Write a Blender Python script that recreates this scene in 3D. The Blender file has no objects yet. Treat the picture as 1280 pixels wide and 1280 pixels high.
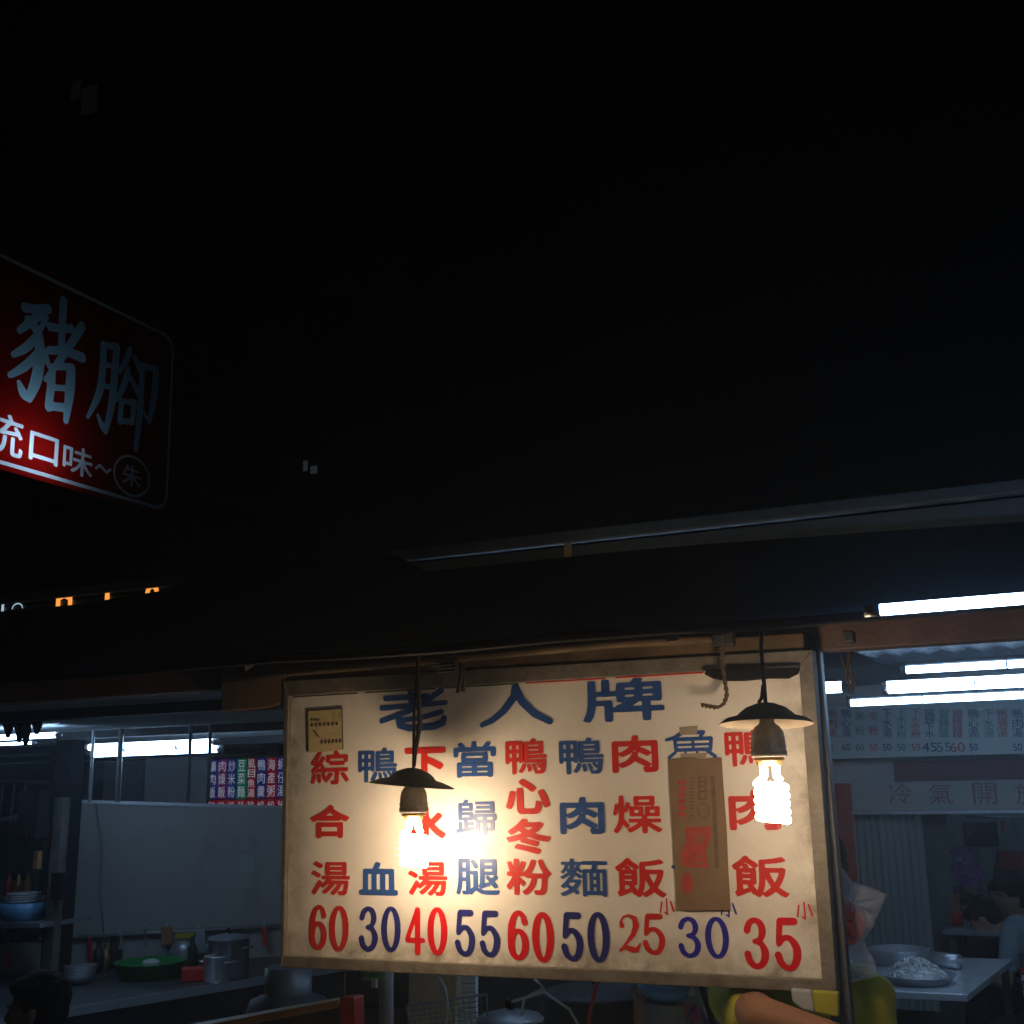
import bpy, bmesh, math, random
import numpy as np
from mathutils import Vector, Matrix, noise
from mathutils.geometry import delaunay_2d_cdt
random.seed(7)
S = bpy.context.scene
COL = S.collection

# ------------------------------------------------------------------ camera
YAW, PITCH, ROLL, FOC = math.radians(24.29), math.radians(12.83), math.radians(-1.28), 1500.0
CAM = Vector((0, 0, 1.75))
_f = Vector((-math.sin(YAW)*math.cos(PITCH), math.cos(YAW)*math.cos(PITCH), math.sin(PITCH)))
_r = Vector((math.cos(YAW), math.sin(YAW), 0)); _u = _r.cross(_f)
R_ = _r*math.cos(ROLL) + _u*math.sin(ROLL); U_ = -_r*math.sin(ROLL) + _u*math.cos(ROLL)
cd = bpy.data.cameras.new('camera'); cam = bpy.data.objects.new('camera', cd); COL.objects.link(cam)
cd.sensor_fit = 'HORIZONTAL'; cd.sensor_width = 36; cd.lens = 36*FOC/1280
cd.clip_start = 0.02; cd.clip_end = 500
cam.matrix_world = Matrix(((R_.x, U_.x, -_f.x, CAM.x), (R_.y, U_.y, -_f.y, CAM.y), (R_.z, U_.z, -_f.z, CAM.z), (0, 0, 0, 1)))
S.camera = cam

# ------------------------------------------------------------------ night sky, faint moon, exposure
w = bpy.data.worlds.new('World'); S.world = w; w.use_nodes = True
nt = w.node_tree; bg = nt.nodes['Background']
sky = nt.nodes.new('ShaderNodeTexSky'); sky.sky_type = 'NISHITA'; sky.sun_disc = False
sky.sun_elevation = math.radians(3); sky.sun_rotation = math.radians(200)
nt.links.new(sky.outputs[0], bg.inputs[0]); bg.inputs[1].default_value = 0.00012
sd = bpy.data.lights.new('moon', 'SUN'); sd.energy = 0.010; sd.angle = math.radians(0.5); sd.color = (1, .95, .88)
moon = bpy.data.objects.new('moon', sd); COL.objects.link(moon)
moon.rotation_euler = (math.radians(62), 0, math.radians(25))
S.view_settings.view_transform = 'Standard'; S.view_settings.look = 'None'
S.view_settings.exposure = 0; S.view_settings.gamma = 1; S.view_settings.use_curve_mapping = False
S.render.engine = 'CYCLES'
S.cycles.use_denoising = True
S.cycles.max_bounces = 8; S.cycles.diffuse_bounces = 4; S.cycles.glossy_bounces = 3
S.cycles.sample_clamp_indirect = 3.0
BULB = 80.0      # compact fluorescent lamps over the board
TUBE = 18.0        # fluorescent tubes
WARM = (1.0, 0.72, 0.46)
COOL = (0.42, 0.66, 1.0)
HAZE = 0.011

# ------------------------------------------------------------------ helpers
def ray(px, py):
    return (_f*FOC + R_*(px-640) + U_*(640-py)).normalized()
def atY(px, py, Y):
    d = ray(px, py); return CAM + d*((Y-CAM.y)/d.y)
def atX(px, py, X):
    d = ray(px, py); return CAM + d*((X-CAM.x)/d.x)
def atZ(px, py, Z):
    d = ray(px, py); return CAM + d*((Z-CAM.z)/d.z)
def atP(px, py, p0, n):
    d = ray(px, py); return CAM + d*((Vector(p0)-CAM).dot(n)/d.dot(n))
def V(*a): return Vector(a)

ORG = {}
def link(o): COL.objects.link(o); return o
def tag(o, label=None, cat=None, group=None, kind=None):
    if label: o['label'] = label
    if cat: o['category'] = cat
    if group: o['group'] = group
    if kind: o['kind'] = kind
    return o
def thing(name, loc, label, cat, group=None):
    o = link(bpy.data.objects.new(name, None)); o.location = loc; o.empty_display_size = .05
    ORG[o.name] = Vector(loc); return tag(o, label, cat, group)
class MB:
    def __init__(s): s.v = []; s.f = []
    def add(s, vs, fs):
        n = len(s.v); s.v += [Vector(v) for v in vs]; s.f += [tuple(i+n for i in f) for f in fs]; return s
    def box(s, c, d, M=None):
        x, y, z = d[0]/2, d[1]/2, d[2]/2; c = Vector(c)
        vs = [V(i, j, k) for i in (-x, x) for j in (-y, y) for k in (-z, z)]
        vs = [c + (M @ v if M else v) for v in vs]
        return s.add(vs, [(0, 1, 3, 2), (4, 6, 7, 5), (0, 4, 5, 1), (2, 3, 7, 6), (0, 2, 6, 4), (1, 5, 7, 3)])
    def beam(s, a, b, wy, hz):          # box from a to b
        a, b = Vector(a), Vector(b); d = b-a
        M = d.to_track_quat('X', 'Z').to_matrix()
        return s.box((a+b)/2, (d.length, wy, hz), M)
    def prism(s, pts, d):               # polygon pts extruded by vector d
        n = len(pts); pts = [Vector(p) for p in pts]; d = Vector(d)
        vs = pts + [p+d for p in pts]
        nor = sum(((pts[i]-pts[0]).cross(pts[i+1]-pts[0]) for i in range(1, n-1)), Vector())
        fs = [tuple(range(n)), tuple(range(2*n-1, n-1, -1))] + [(i, i+n, (i+1) % n+n, (i+1) % n) for i in range(n)]
        if nor.dot(d) > 0: fs = [tuple(reversed(f)) for f in fs]
        return s.add(vs, fs)
    def tube(s, pts, r, n=8, cap=True, flat=1.0):
        pts = [Vector(p) for p in pts]; rs = r if isinstance(r, (list, tuple)) else [r]*len(pts)
        up = None; rings = []
        for i, p in enumerate(pts):
            t = (pts[min(i+1, len(pts)-1)] - pts[max(i-1, 0)]).normalized()
            if up is None: up = t.orthogonal().normalized()
            up = (up - t*up.dot(t)).normalized(); q = t.cross(up)
            rings.append([p + up*math.cos(2*math.pi*k/n)*rs[i] + q*math.sin(2*math.pi*k/n)*rs[i]*flat for k in range(n)])
        vs = [v for rg in rings for v in rg]
        fs = [(i*n+k, i*n+(k+1) % n, (i+1)*n+(k+1) % n, (i+1)*n+k) for i in range(len(pts)-1) for k in range(n)]
        if cap: fs += [tuple(reversed(range(n))), tuple(range((len(pts)-1)*n, len(pts)*n))]
        return s.add(vs, fs)
    def lathe(s, prof, c, n=32, M=None, jit=0):   # prof [(r,z)]
        c = Vector(c); vs = []
        for j, (r, z) in enumerate(prof):
            for k in range(n):
                a = 2*math.pi*k/n; rr = r*(1+jit*noise.noise(V(math.cos(a)*2, math.sin(a)*2, z*20)))
                v = V(rr*math.cos(a), rr*math.sin(a), z); vs.append(c + (M @ v if M else v))
        fs = [(i*n+k, i*n+(k+1) % n, (i+1)*n+(k+1) % n, (i+1)*n+k) for i in range(len(prof)-1) for k in range(n)]
        return s.add(vs, fs)
    def ell(s, c, r, M=None, n=14, m=10):
        c = Vector(c); vs = []
        for j in range(1, m):
            t = math.pi*j/m
            for k in range(n):
                a = 2*math.pi*k/n; v = V(r[0]*math.sin(t)*math.cos(a), r[1]*math.sin(t)*math.sin(a), r[2]*math.cos(t))
                vs.append(c + (M @ v if M else v))
        top = V(0, 0, r[2]); vs += [c + (M @ top if M else top), c - (M @ top if M else top)]
        fs = [(j*n+k, (j+1)*n+k, (j+1)*n+(k+1) % n, j*n+(k+1) % n) for j in range(m-2) for k in range(n)]
        T = len(vs)-2
        fs += [(T, k, (k+1) % n) for k in range(n)] + [(T+1, (m-2)*n+(k+1) % n, (m-2)*n+k) for k in range(n)]
        return s.add(vs, fs)
    def limb(s, pts, rs, n=12):         # rounded tapered chain: spheres and cones (for remeshing)
        for i in range(len(pts)):
            s.ell(pts[i], (rs[i],)*3, n=n, m=8)
            if i: s.tube([pts[i-1], pts[i]], [rs[i-1], rs[i]], n)
        return s
    def build(s, name, mat, parent=None, smooth=False, bevel=0, loc=None):
        if parent is not None: org = ORG[parent.name]
        elif loc is not None: org = Vector(loc)
        else:
            org = sum(s.v, Vector())/len(s.v); org.z = min(v.z for v in s.v)
        me = bpy.data.meshes.new(name); me.from_pydata([v-org for v in s.v], [], s.f)
        me.materials.append(mat); me.update()
        o = link(bpy.data.objects.new(name, me)); ORG[o.name] = org
        if parent is not None: o.parent = parent
        else: o.location = org
        if smooth: me.polygons.foreach_set('use_smooth', [True]*len(me.polygons))
        if bevel:
            b = o.modifiers.new('bevel', 'BEVEL'); b.width = bevel; b.segments = 2; b.limit_method = 'ANGLE'
        return o
def part_child_loc(o): return o
def remeshed(name, mb, mat, parent, voxel=.01, smooth=4, disp=0, dscale=.05):
    org = ORG[parent.name]
    me = bpy.data.meshes.new(name+'_src'); me.from_pydata([v-org for v in mb.v], [], mb.f)
    bm = bmesh.new(); bm.from_mesh(me); bmesh.ops.recalc_face_normals(bm, faces=bm.faces); bm.to_mesh(me); bm.free()
    o = link(bpy.data.objects.new(name, me))
    m = o.modifiers.new('r', 'REMESH'); m.mode = 'VOXEL'; m.voxel_size = voxel
    m2 = o.modifiers.new('s', 'SMOOTH'); m2.iterations = smooth; m2.factor = .5
    dg = bpy.context.evaluated_depsgraph_get(); me2 = bpy.data.meshes.new_from_object(o.evaluated_get(dg))
    o.modifiers.clear(); o.data = me2; bpy.data.meshes.remove(me)
    if disp:
        for v in me2.vertices:
            n = noise.noise(v.co/dscale); v.co += v.normal*disp*n
    me2.materials.clear(); me2.materials.append(mat)
    me2.polygons.foreach_set('use_smooth', [True]*len(me2.polygons))
    o.parent = parent; ORG[o.name] = org
    return o
def copy_tree(o, parent=None):
    c = o.copy(); link(c); c.parent = parent
    ORG[c.name] = ORG.get(o.name, Vector())
    for ch in list(o.children): copy_tree(ch, c)
    return c

# ------------------------------------------------------------------ materials
def mat(name, col, rough=.6, metal=0, var=.15, scale=8, bump=0, bscale=60, spec=.5, dark=None, dscale=3, damt=0, streak=0, coat=0):
    m = bpy.data.materials.new(name); m.use_nodes = True; t = m.node_tree; b = t.nodes['Principled BSDF']
    tc = t.nodes.new('ShaderNodeTexCoord'); ns = t.nodes.new('ShaderNodeTexNoise'); ns.inputs['Scale'].default_value = scale
    ns.inputs['Detail'].default_value = 5; t.links.new(tc.outputs['Object'], ns.inputs['Vector'])
    if streak:
        mp = t.nodes.new('ShaderNodeMapping'); mp.inputs['Scale'].default_value = (1, 1, 1/streak)
        t.links.new(tc.outputs['Object'], mp.inputs['Vector']); t.links.new(mp.outputs[0], ns.inputs['Vector'])
    r = t.nodes.new('ShaderNodeValToRGB'); r.color_ramp.elements[0].position = .3; r.color_ramp.elements[1].position = .7
    r.color_ramp.elements[0].color = [c*(1-var) for c in col]+[1]
    r.color_ramp.elements[1].color = [min(1, c*(1+var)) for c in col]+[1]
    t.links.new(ns.outputs[0], r.inputs[0]); out = r.outputs[0]
    if damt:
        n2 = t.nodes.new('ShaderNodeTexNoise'); n2.inputs['Scale'].default_value = dscale; n2.inputs['Detail'].default_value = 8
        n2.inputs['Roughness'].default_value = .65
        t.links.new(tc.outputs['Object'], n2.inputs['Vector'])
        r2 = t.nodes.new('ShaderNodeValToRGB'); r2.color_ramp.elements[0].position = .5; r2.color_ramp.elements[1].position = .68
        t.links.new(n2.outputs[0], r2.inputs[0])
        mu = t.nodes.new('ShaderNodeMath'); mu.operation = 'MULTIPLY'; mu.inputs[1].default_value = damt
        t.links.new(r2.outputs[0], mu.inputs[0])
        mx = t.nodes.new('ShaderNodeMix'); mx.data_type = 'RGBA'; mx.inputs[7].default_value = list(dark)+[1]
        t.links.new(mu.outputs[0], mx.inputs[0]); t.links.new(out, mx.inputs[6]); out = mx.outputs[2]
    t.links.new(out, b.inputs['Base Color'])
    b.inputs['Roughness'].default_value = rough; b.inputs['Metallic'].default_value = metal
    b.inputs['Specular IOR Level'].default_value = spec
    if coat: b.inputs['Coat Weight'].default_value = coat
    if bump:
        n3 = t.nodes.new('ShaderNodeTexNoise'); n3.inputs['Scale'].default_value = bscale; n3.inputs['Detail'].default_value = 4
        t.links.new(tc.outputs['Object'], n3.inputs['Vector'])
        bp = t.nodes.new('ShaderNodeBump'); bp.inputs['Strength'].default_value = bump; bp.inputs['Distance'].default_value = .01
        t.links.new(n3.outputs[0], bp.inputs['Height']); t.links.new(bp.outputs[0], b.inputs['Normal'])
    return m
def emit(name, col, st):
    m = bpy.data.materials.new(name); m.use_nodes = True; t = m.node_tree; t.nodes.clear()
    e = t.nodes.new('ShaderNodeEmission'); e.inputs[0].default_value = list(col)+[1]; e.inputs[1].default_value = st
    o = t.nodes.new('ShaderNodeOutputMaterial'); t.links.new(e.outputs[0], o.inputs[0]); return m
def thin(name, col, tr=.6, rough=.5, alpha=1.0):     # diffuse + translucent sheet
    m = bpy.data.materials.new(name); m.use_nodes = True; t = m.node_tree; t.nodes.clear()
    d = t.nodes.new('ShaderNodeBsdfPrincipled'); d.inputs['Base Color'].default_value = list(col)+[1]; d.inputs['Roughness'].default_value = rough
    tl = t.nodes.new('ShaderNodeBsdfTranslucent'); tl.inputs[0].default_value = list(col)+[1]
    mx = t.nodes.new('ShaderNodeMixShader'); mx.inputs[0].default_value = tr
    t.links.new(d.outputs[0], mx.inputs[1]); t.links.new(tl.outputs[0], mx.inputs[2]); out = mx.outputs[0]
    if alpha < 1:
        tp = t.nodes.new('ShaderNodeBsdfTransparent'); m2 = t.nodes.new('ShaderNodeMixShader'); m2.inputs[0].default_value = alpha
        t.links.new(tp.outputs[0], m2.inputs[1]); t.links.new(out, m2.inputs[2]); out = m2.outputs[0]
    o = t.nodes.new('ShaderNodeOutputMaterial'); t.links.new(out, o.inputs[0]); return m

M = {}
M['asphalt'] = mat('asphalt', (.05, .05, .05), .9, bump=.5, bscale=80)
M['concrete'] = mat('concrete', (.22, .21, .2), .9, bump=.3)
M['board'] = mat('board_enamel', (.66, .63, .57), .5, spec=.4, var=.035, scale=5, dark=(.34, .27, .18), dscale=4.5, damt=.28, bump=.04, bscale=9)
M['red'] = mat('red_vinyl', (.52, .022, .014), .38, var=.12, scale=9)
M['red2'] = mat('crimson_vinyl', (.55, .008, .012), .38, var=.1, scale=9)
M['blue'] = mat('blue_vinyl', (.022, .075, .26), .38, var=.15, scale=9)
M['navy'] = mat('navy_vinyl', (.018, .022, .15), .38, var=.12, scale=9)
M['indigo'] = mat('indigo_vinyl', (.022, .02, .27), .38, var=.1, scale=9)
M['frame'] = mat('weathered_aluminium', (.155, .14, .115), .6, .15, var=.25, scale=30, dark=(.10, .07, .04), dscale=14, damt=.6, bump=.25, bscale=70)
M['rust'] = mat('brown_painted_steel', (.10, .058, .045), .6, 0, var=.25, scale=14, dark=(.05, .03, .02), dscale=5, damt=.6, bump=.2)
M['beamwood'] = mat('stained_timber', (.13, .085, .045), .7, var=.3, scale=9, dark=(.07, .04, .02), dscale=6, damt=.7, bump=.3, bscale=30)
M['plank'] = mat('orange_timber', (.34, .16, .055), .5, var=.3, scale=12, dark=(.06, .03, .01), dscale=9, damt=.5)
M['awning'] = mat('dark_tarpaulin', (.020, .050, .082), .7, var=.3, scale=3, bump=.35, bscale=12)
M['fascia'] = mat('dull_stainless', (.035, .060, .085), .62, .0, var=.3, scale=2.5, bump=.12, bscale=5, dark=(.08, .08, .08), dscale=3, damt=.5)
M['tabletop'] = mat('brushed_tabletop', (.80, .84, .90), .30, .55, var=.12, scale=5, bump=.05, bscale=14)
M['black'] = mat('black_rubber', (.008, .008, .009), .8, spec=.15)
M['cord'] = mat('dark_cord', (.045, .03, .02), .7)
M['rope'] = mat('tarred_rope', (.07, .045, .025), .85, bump=.3)
M['shade'] = mat('enamel_shade', (.10, .085, .065), .55, .2, var=.3, scale=25, dark=(.03, .02, .01), dscale=20, damt=.6)
M['shade_in'] = mat('white_enamel', (.20, .17, .13), .5, var=.1, scale=30)
M['holder'] = mat('dusty_holder', (.17, .15, .125), .6, .1, var=.25, scale=60, bump=.15, bscale=200)
M['brass'] = mat('brass_ring', (.5, .33, .12), .35, .8)
M['ceramic'] = mat('lamp_base_plastic', (.7, .66, .55), .5)
M['card'] = mat('brown_cardboard', (.165, .105, .056), .85, var=.1, scale=15, dark=(.2, .12, .06), dscale=10, damt=.5, bump=.1, bscale=50)
M['cardred'] = mat('faded_red_print', (.30, .035, .025), .8, var=.25, scale=40)
M['cardink'] = mat('faded_black_print', (.10, .07, .045), .8, var=.3, scale=60)
M['note'] = mat('yellowed_paper', (.50, .40, .20), .75, var=.12, scale=40, dark=(.2, .13, .05), dscale=30, damt=.5)
M['ink'] = mat('ink', (.07, .05, .035), .8)
M['tape'] = mat('old_tape_and_highlight', (.30, .25, .18), .35, var=.15, scale=40)
M['pale'] = mat('pale_cabinet', (.75, .76, .74), .5, var=.05)
M['steel'] = mat('stainless_steel', (.62, .64, .67), .36, .7, var=.1, scale=6, bump=.06, bscale=10)
M['dullsteel'] = mat('scuffed_steel', (.25, .26, .27), .45, .6, var=.2, scale=10)
M['white'] = mat('white_laminate', (.42, .42, .41), .5, var=.05, scale=3, dark=(.3, .28, .25), dscale=2, damt=.4)
M['grey'] = mat('grey_wall', (.30, .32, .33), .7, var=.08, scale=3, dark=(.15, .15, .15), dscale=2, damt=.5)
M['dark'] = mat('dark_paint', (.028, .032, .036), .6, var=.2)
M['greenpl'] = mat('green_plastic', (.010, .16, .035), .35, var=.08)
M['bluepl'] = mat('blue_plastic', (.07, .20, .34), .4)
M['redpl'] = mat('red_plastic', (.45, .02, .015), .4)
M['teal'] = mat('teal_wall', (.03, .16, .17), .7, var=.2, scale=3)
M['galv'] = mat('galvanised_sheet', (.38, .40, .42), .4, .5, var=.12, scale=4)
M['pvc'] = mat('pvc_strip', (.30, .34, .34), .35, var=.12, scale=5, streak=6)
M['maroon'] = mat('maroon_board', (.13, .012, .018), .5)
M['redpaper'] = mat('red_paper_strip', (.32, .025, .018), .7, var=.2)
M['skin'] = mat('skin', (.22, .105, .055), .7, var=.06, scale=30, bump=.04, bscale=200)
M['skin_pale'] = mat('light_skin', (.42, .23, .15), .6, var=.06, scale=30)
M['hair'] = mat('black_hair', (.008, .006, .005), .75, spec=.2, bump=.5, bscale=160)
M['tee_y'] = mat('yellow_green_cotton', (.36, .36, .03), .85, var=.08, bump=.15)
M['tee_g'] = mat('grey_blue_cotton', (.30, .38, .42), .85, bump=.15)
M['tee_k'] = mat('black_cotton', (.02, .02, .025), .85)
M['tee_l'] = mat('pale_green_cotton', (.22, .30, .20), .85)
M['trousers'] = mat('dark_trousers', (.03, .03, .04), .85)
M['rice'] = mat('white_noodles', (.85, .85, .83), .6, bump=.6, bscale=90)
M['purple'] = mat('purple_petals', (.20, .06, .26), .6)
M['leaf'] = mat('dark_leaves', (.03, .07, .03), .6)
M['bag'] = thin('translucent_bag', (.70, .70, .74), .5, .3, .34)
M['pinkbag'] = mat('pink_parcel', (.60, .10, .08), .5, var=.2, scale=30)
M['bulb'] = emit('lamp_glow', WARM, BULB)
M['bulb2'] = M['bulb']
M['tubeglow'] = emit('tube_glow', COOL, TUBE)
M['tubecap'] = mat('tube_cap', (.4, .4, .42), .4, .5)
M['orangeglow'] = emit('orange_reflection_glow', (1, .34, .065), 1.15)
M['whiteglow'] = emit('white_reflection_glow', (.6, .85, 1), .6)
M['signred'] = thin('red_acrylic', (.19, .003, .003), .85, .3)
M['signwhite'] = thin('white_acrylic', (.55, .72, .90), .85, .3)
M['signblue'] = thin('pale_blue_acrylic', (.34, .66, .92), .85, .3)
M['signbody'] = mat('sign_case', (.22, .22, .22), .8)
M['signglow'] = emit('sign_lamp_glow', (.80, .93, 1.0), 20)
M['bldg'] = mat('dark_tiles', (.03, .03, .028), .8)
M['glass'] = mat('window_glass', (.02, .025, .03), .1)
M['winlit'] = emit('dim_window_glow', (.35, .42, .38), .006)
M['winlit2'] = emit('pale_window_glow', (.45, .6, .7), .035)

def edge_grime():
    t = M['board'].node_tree; b = t.nodes['Principled BSDF']; L = t.links
    src = b.inputs['Base Color'].links[0].from_socket
    tc = t.nodes.new('ShaderNodeTexCoord'); sp = t.nodes.new('ShaderNodeSeparateXYZ'); L.new(tc.outputs['Object'], sp.inputs[0])
    def mth(op, a, b_=None, c=None):
        n = t.nodes.new('ShaderNodeMath'); n.operation = op
        for i, v in enumerate((a, b_, c)):
            if v is None: continue
            if isinstance(v, (int, float)): n.inputs[i].default_value = v
            else: L.new(v, n.inputs[i])
        return n.outputs[0]
    x, z = sp.outputs[0], sp.outputs[2]
    d = mth('MINIMUM', mth('MINIMUM', mth('ADD', x, .60), mth('SUBTRACT', .60, x)), mth('MINIMUM', z, mth('SUBTRACT', .66, z)))
    ns = t.nodes.new('ShaderNodeTexNoise'); ns.inputs['Scale'].default_value = 11; ns.inputs['Detail'].default_value = 7; ns.inputs['Roughness'].default_value = .7
    L.new(tc.outputs['Object'], ns.inputs['Vector'])
    e = mth('SUBTRACT', 1.0, mth('DIVIDE', d, .07)); e = mth('MAXIMUM', e, 0.0)
    g_ = mth('MULTIPLY', mth('POWER', e, 1.3), mth('MULTIPLY', mth('SUBTRACT', ns.outputs[0], .38), 3.2)); g_ = mth('MINIMUM', mth('MAXIMUM', g_, 0.0), .8)
    mx = t.nodes.new('ShaderNodeMix'); mx.data_type = 'RGBA'; mx.inputs[7].default_value = (.13, .105, .07, 1)
    L.new(g_, mx.inputs[0]); L.new(src, mx.inputs[6]); L.new(mx.outputs[2], b.inputs['Base Color'])
edge_grime()

# patterned fabric
def pattern_mat():
    m = bpy.data.materials.new('floral_fabric'); m.use_nodes = True; t = m.node_tree; b = t.nodes['Principled BSDF']
    tc = t.nodes.new('ShaderNodeTexCoord'); vo = t.nodes.new('ShaderNodeTexVoronoi'); vo.inputs['Scale'].default_value = 38
    ns = t.nodes.new('ShaderNodeTexNoise'); ns.inputs['Scale'].default_value = 25
    t.links.new(tc.outputs['Object'], ns.inputs['Vector'])
    t.links.new(tc.outputs['Object'], vo.inputs['Vector'])
    r = t.nodes.new('ShaderNodeValToRGB'); r.color_ramp.interpolation = 'CONSTANT'
    cs = [(0, (.12, .16, .22)), (.3, (.30, .08, .10)), (.45, (.14, .19, .14)), (.6, (.34, .30, .26)), (.8, (.06, .07, .16))]
    while len(r.color_ramp.elements) < len(cs): r.color_ramp.elements.new(.5)
    for e, (p, c) in zip(r.color_ramp.elements, cs): e.position = p; e.color = list(c)+[1]
    sp = t.nodes.new('ShaderNodeSeparateColor'); t.links.new(vo.outputs['Color'], sp.inputs[0]); t.links.new(sp.outputs[0], r.inputs[0])
    t.links.new(r.outputs[0], b.inputs['Base Color']); b.inputs['Roughness'].default_value = .85; return m
M['floral'] = pattern_mat()

# ------------------------------------------------------------------ lettering: distance-field glyphs
_cache = {}
def raw_edges(ch):
    if ch in _cache: return _cache[ch]
    c = bpy.data.curves.new('t', 'FONT'); c.body = ch; c.size = 1; c.fill_mode = 'NONE' if False else c.fill_mode
    o = bpy.data.objects.new('t', c); COL.objects.link(o)
    o.data.fill_mode = 'NONE'
    bpy.context.view_layer.update()
    dg = bpy.context.evaluated_depsgraph_get(); me = o.evaluated_get(dg).to_mesh()
    vs = np.array([v.co[:2] for v in me.vertices]); es = np.array([e.vertices[:] for e in me.edges])
    E = vs[es]; bpy.data.objects.remove(o); bpy.data.curves.remove(c)
    _cache[ch] = E; return E
def seg_dist(P, E):
    out = np.full(len(P), 1e9)
    A = E[:, 0]; D = E[:, 1]-A; L = (D**2).sum(1)+1e-15
    for i in range(0, len(P), 4096):
        p = P[i:i+4096]; q = p[:, None]-A[None]
        t = np.clip((q*D).sum(2)/L, 0, 1)
        out[i:i+4096] = np.sqrt(((q-t[..., None]*D)**2).sum(2)).min(1)
    return out
def inside(P, E):
    x, y = P[:, 0][:, None], P[:, 1][:, None]
    x0, y0, x1, y1 = E[:, 0, 0], E[:, 0, 1], E[:, 1, 0], E[:, 1, 1]
    res = np.zeros(len(P), bool)
    for i in range(0, len(P), 4096):
        xs, ys = x[i:i+4096], y[i:i+4096]
        c = ((y0 > ys) != (y1 > ys)) & (xs < (x1-x0)*(ys-y0)/np.where(y1 == y0, 1e-12, y1-y0)+x0)
        res[i:i+4096] = c.sum(1) % 2 == 1
    return res
def contours(F, xs, ys):     # loops of F<0, F[j,i]
    H, W = F.shape; nxt = {}
    pt = {}
    def ep(k):
        if k in pt: return k
        t, j, i = k
        if t == 0: a, b = F[j, i], F[j, i+1]; s = a/(a-b); pt[k] = (xs[i]+s*(xs[i+1]-xs[i]), ys[j])
        else: a, b = F[j, i], F[j+1, i]; s = a/(a-b); pt[k] = (xs[i], ys[j]+s*(ys[j+1]-ys[j]))
        return k
    In = F < 0
    cnt = In[:-1, :-1].astype(int)+In[1:, :-1]+In[:-1, 1:]+In[1:, 1:]
    for j, i in zip(*np.nonzero((cnt > 0) & (cnt < 4))):
        a, b, c, d = In[j, i], In[j, i+1], In[j+1, i+1], In[j+1, i]
        eB, eR, eT, eL = (0, j, i), (1, j, i+1), (0, j+1, i), (1, j, i)
        corners = [(a, eL, eB), (b, eB, eR), (c, eR, eT), (d, eT, eL)]
        k = 0; seq = [a, b, c, d]
        if (a and c and not b and not d) or (b and d and not a and not c):
            for (v, e1, e2) in corners:
                if v: nxt[ep(e2)] = ep(e1)
            continue
        # walk: inside run start s..e ; segment from edge after the run to edge before it
        for s_ in range(4):
            if seq[s_] and not seq[s_-1]: st = s_
        en = st
        while seq[(en+1) % 4]: en = (en+1) % 4
        e_in = corners[st][1]; e_out = corners[en][2]
        nxt[ep(e_out)] = ep(e_in)
    loops = []; seen = set()
    for k in list(nxt):
        if k in seen: continue
        L = []; c = k
        while c not in seen and c in nxt: seen.add(c); L.append(pt[c]); c = nxt[c]
        if len(L) > 3: loops.append(np.array(L))
    return loops
def simp(L, tol):
    if len(L) < 8: return L
    keep = [L[0]]; 
    i = 0; n = len(L)
    while i < n-1:
        j = i+2; best = i+1
        while j < n and j-i < 14:
            seg = np.array([[L[i], L[j]]])
            if seg_dist(L[i+1:j], seg).max() > tol: break
            best = j; j += 1
        keep.append(L[best]); i = best
    return np.array(keep)
_gl = {}
def glyph_loops(ch, W, H, grow=.045, erode=.03, N=84, ax=1.0, strokes=None):
    """outline loops of a round-ended glyph filling a W x H box centred on 0 (metres).
    grow: final widening, erode: rounding radius, as a fraction of H"""
    key = (ch, round(W, 3), round(H, 3), grow, erode, N, ax)
    if key in _gl: return _gl[key]
    g = grow*H; e = erode*H
    if strokes is None:
        E = raw_edges(ch).copy()
        mn = E.reshape(-1, 2).min(0); mx = E.reshape(-1, 2).max(0)
        E = (E-(mn+mx)/2)/(mx-mn)*np.array([W-2*g*ax, H-2*g])
    pad = abs(g)*max(1, ax)+e+H*.03
    nx = N; ny = N
    if W > H: ny = max(24, int(N*H/W))
    else: nx = max(24, int(N*W/H))
    xs = np.linspace(-W/2-pad, W/2+pad, nx); ys = np.linspace(-H/2-pad, H/2+pad, ny)
    X, Y = np.meshgrid(xs, ys); P = np.stack([X.ravel(), Y.ravel()], 1)
    sc = np.array([1/ax, 1.0])
    if strokes is None:
        D = seg_dist(P*sc, E*sc); D = np.where(inside(P, E), -D, D)
        if e > 0:
            h = .9*max(xs[1]-xs[0], ys[1]-ys[0])
            Lp = contours((D+e).reshape(ny, nx), xs, ys)
            if Lp:
                E2 = np.concatenate([np.stack([l, np.roll(l, -1, 0)], 1) for l in Lp])
                D2 = seg_dist(P*sc, E2*sc); D2 = np.where(D < -e, -D2, D2)
                D = np.minimum(D2-e, D+.25*e)     # keep thin strokes that eroded away
        F = D-g
    else:
        F = np.full(len(P), 1e9)
        for st in strokes:
            for (x0, y0, r0), (x1, y1, r1) in zip(st[:-1], st[1:]):
                a = np.array([x0*W, y0*H]); b = np.array([x1*W, y1*H]); d = b-a
                t = np.clip(((P-a)@d)/((d@d)+1e-12), 0, 1)
                F = np.minimum(F, np.linalg.norm(P-a-t[:, None]*d, axis=1)-(r0+(r1-r0)*t)*H)
    L = [simp(l, H*.0035) for l in contours(F.reshape(ny, nx), xs, ys)]
    _gl[key] = L; return L
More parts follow.
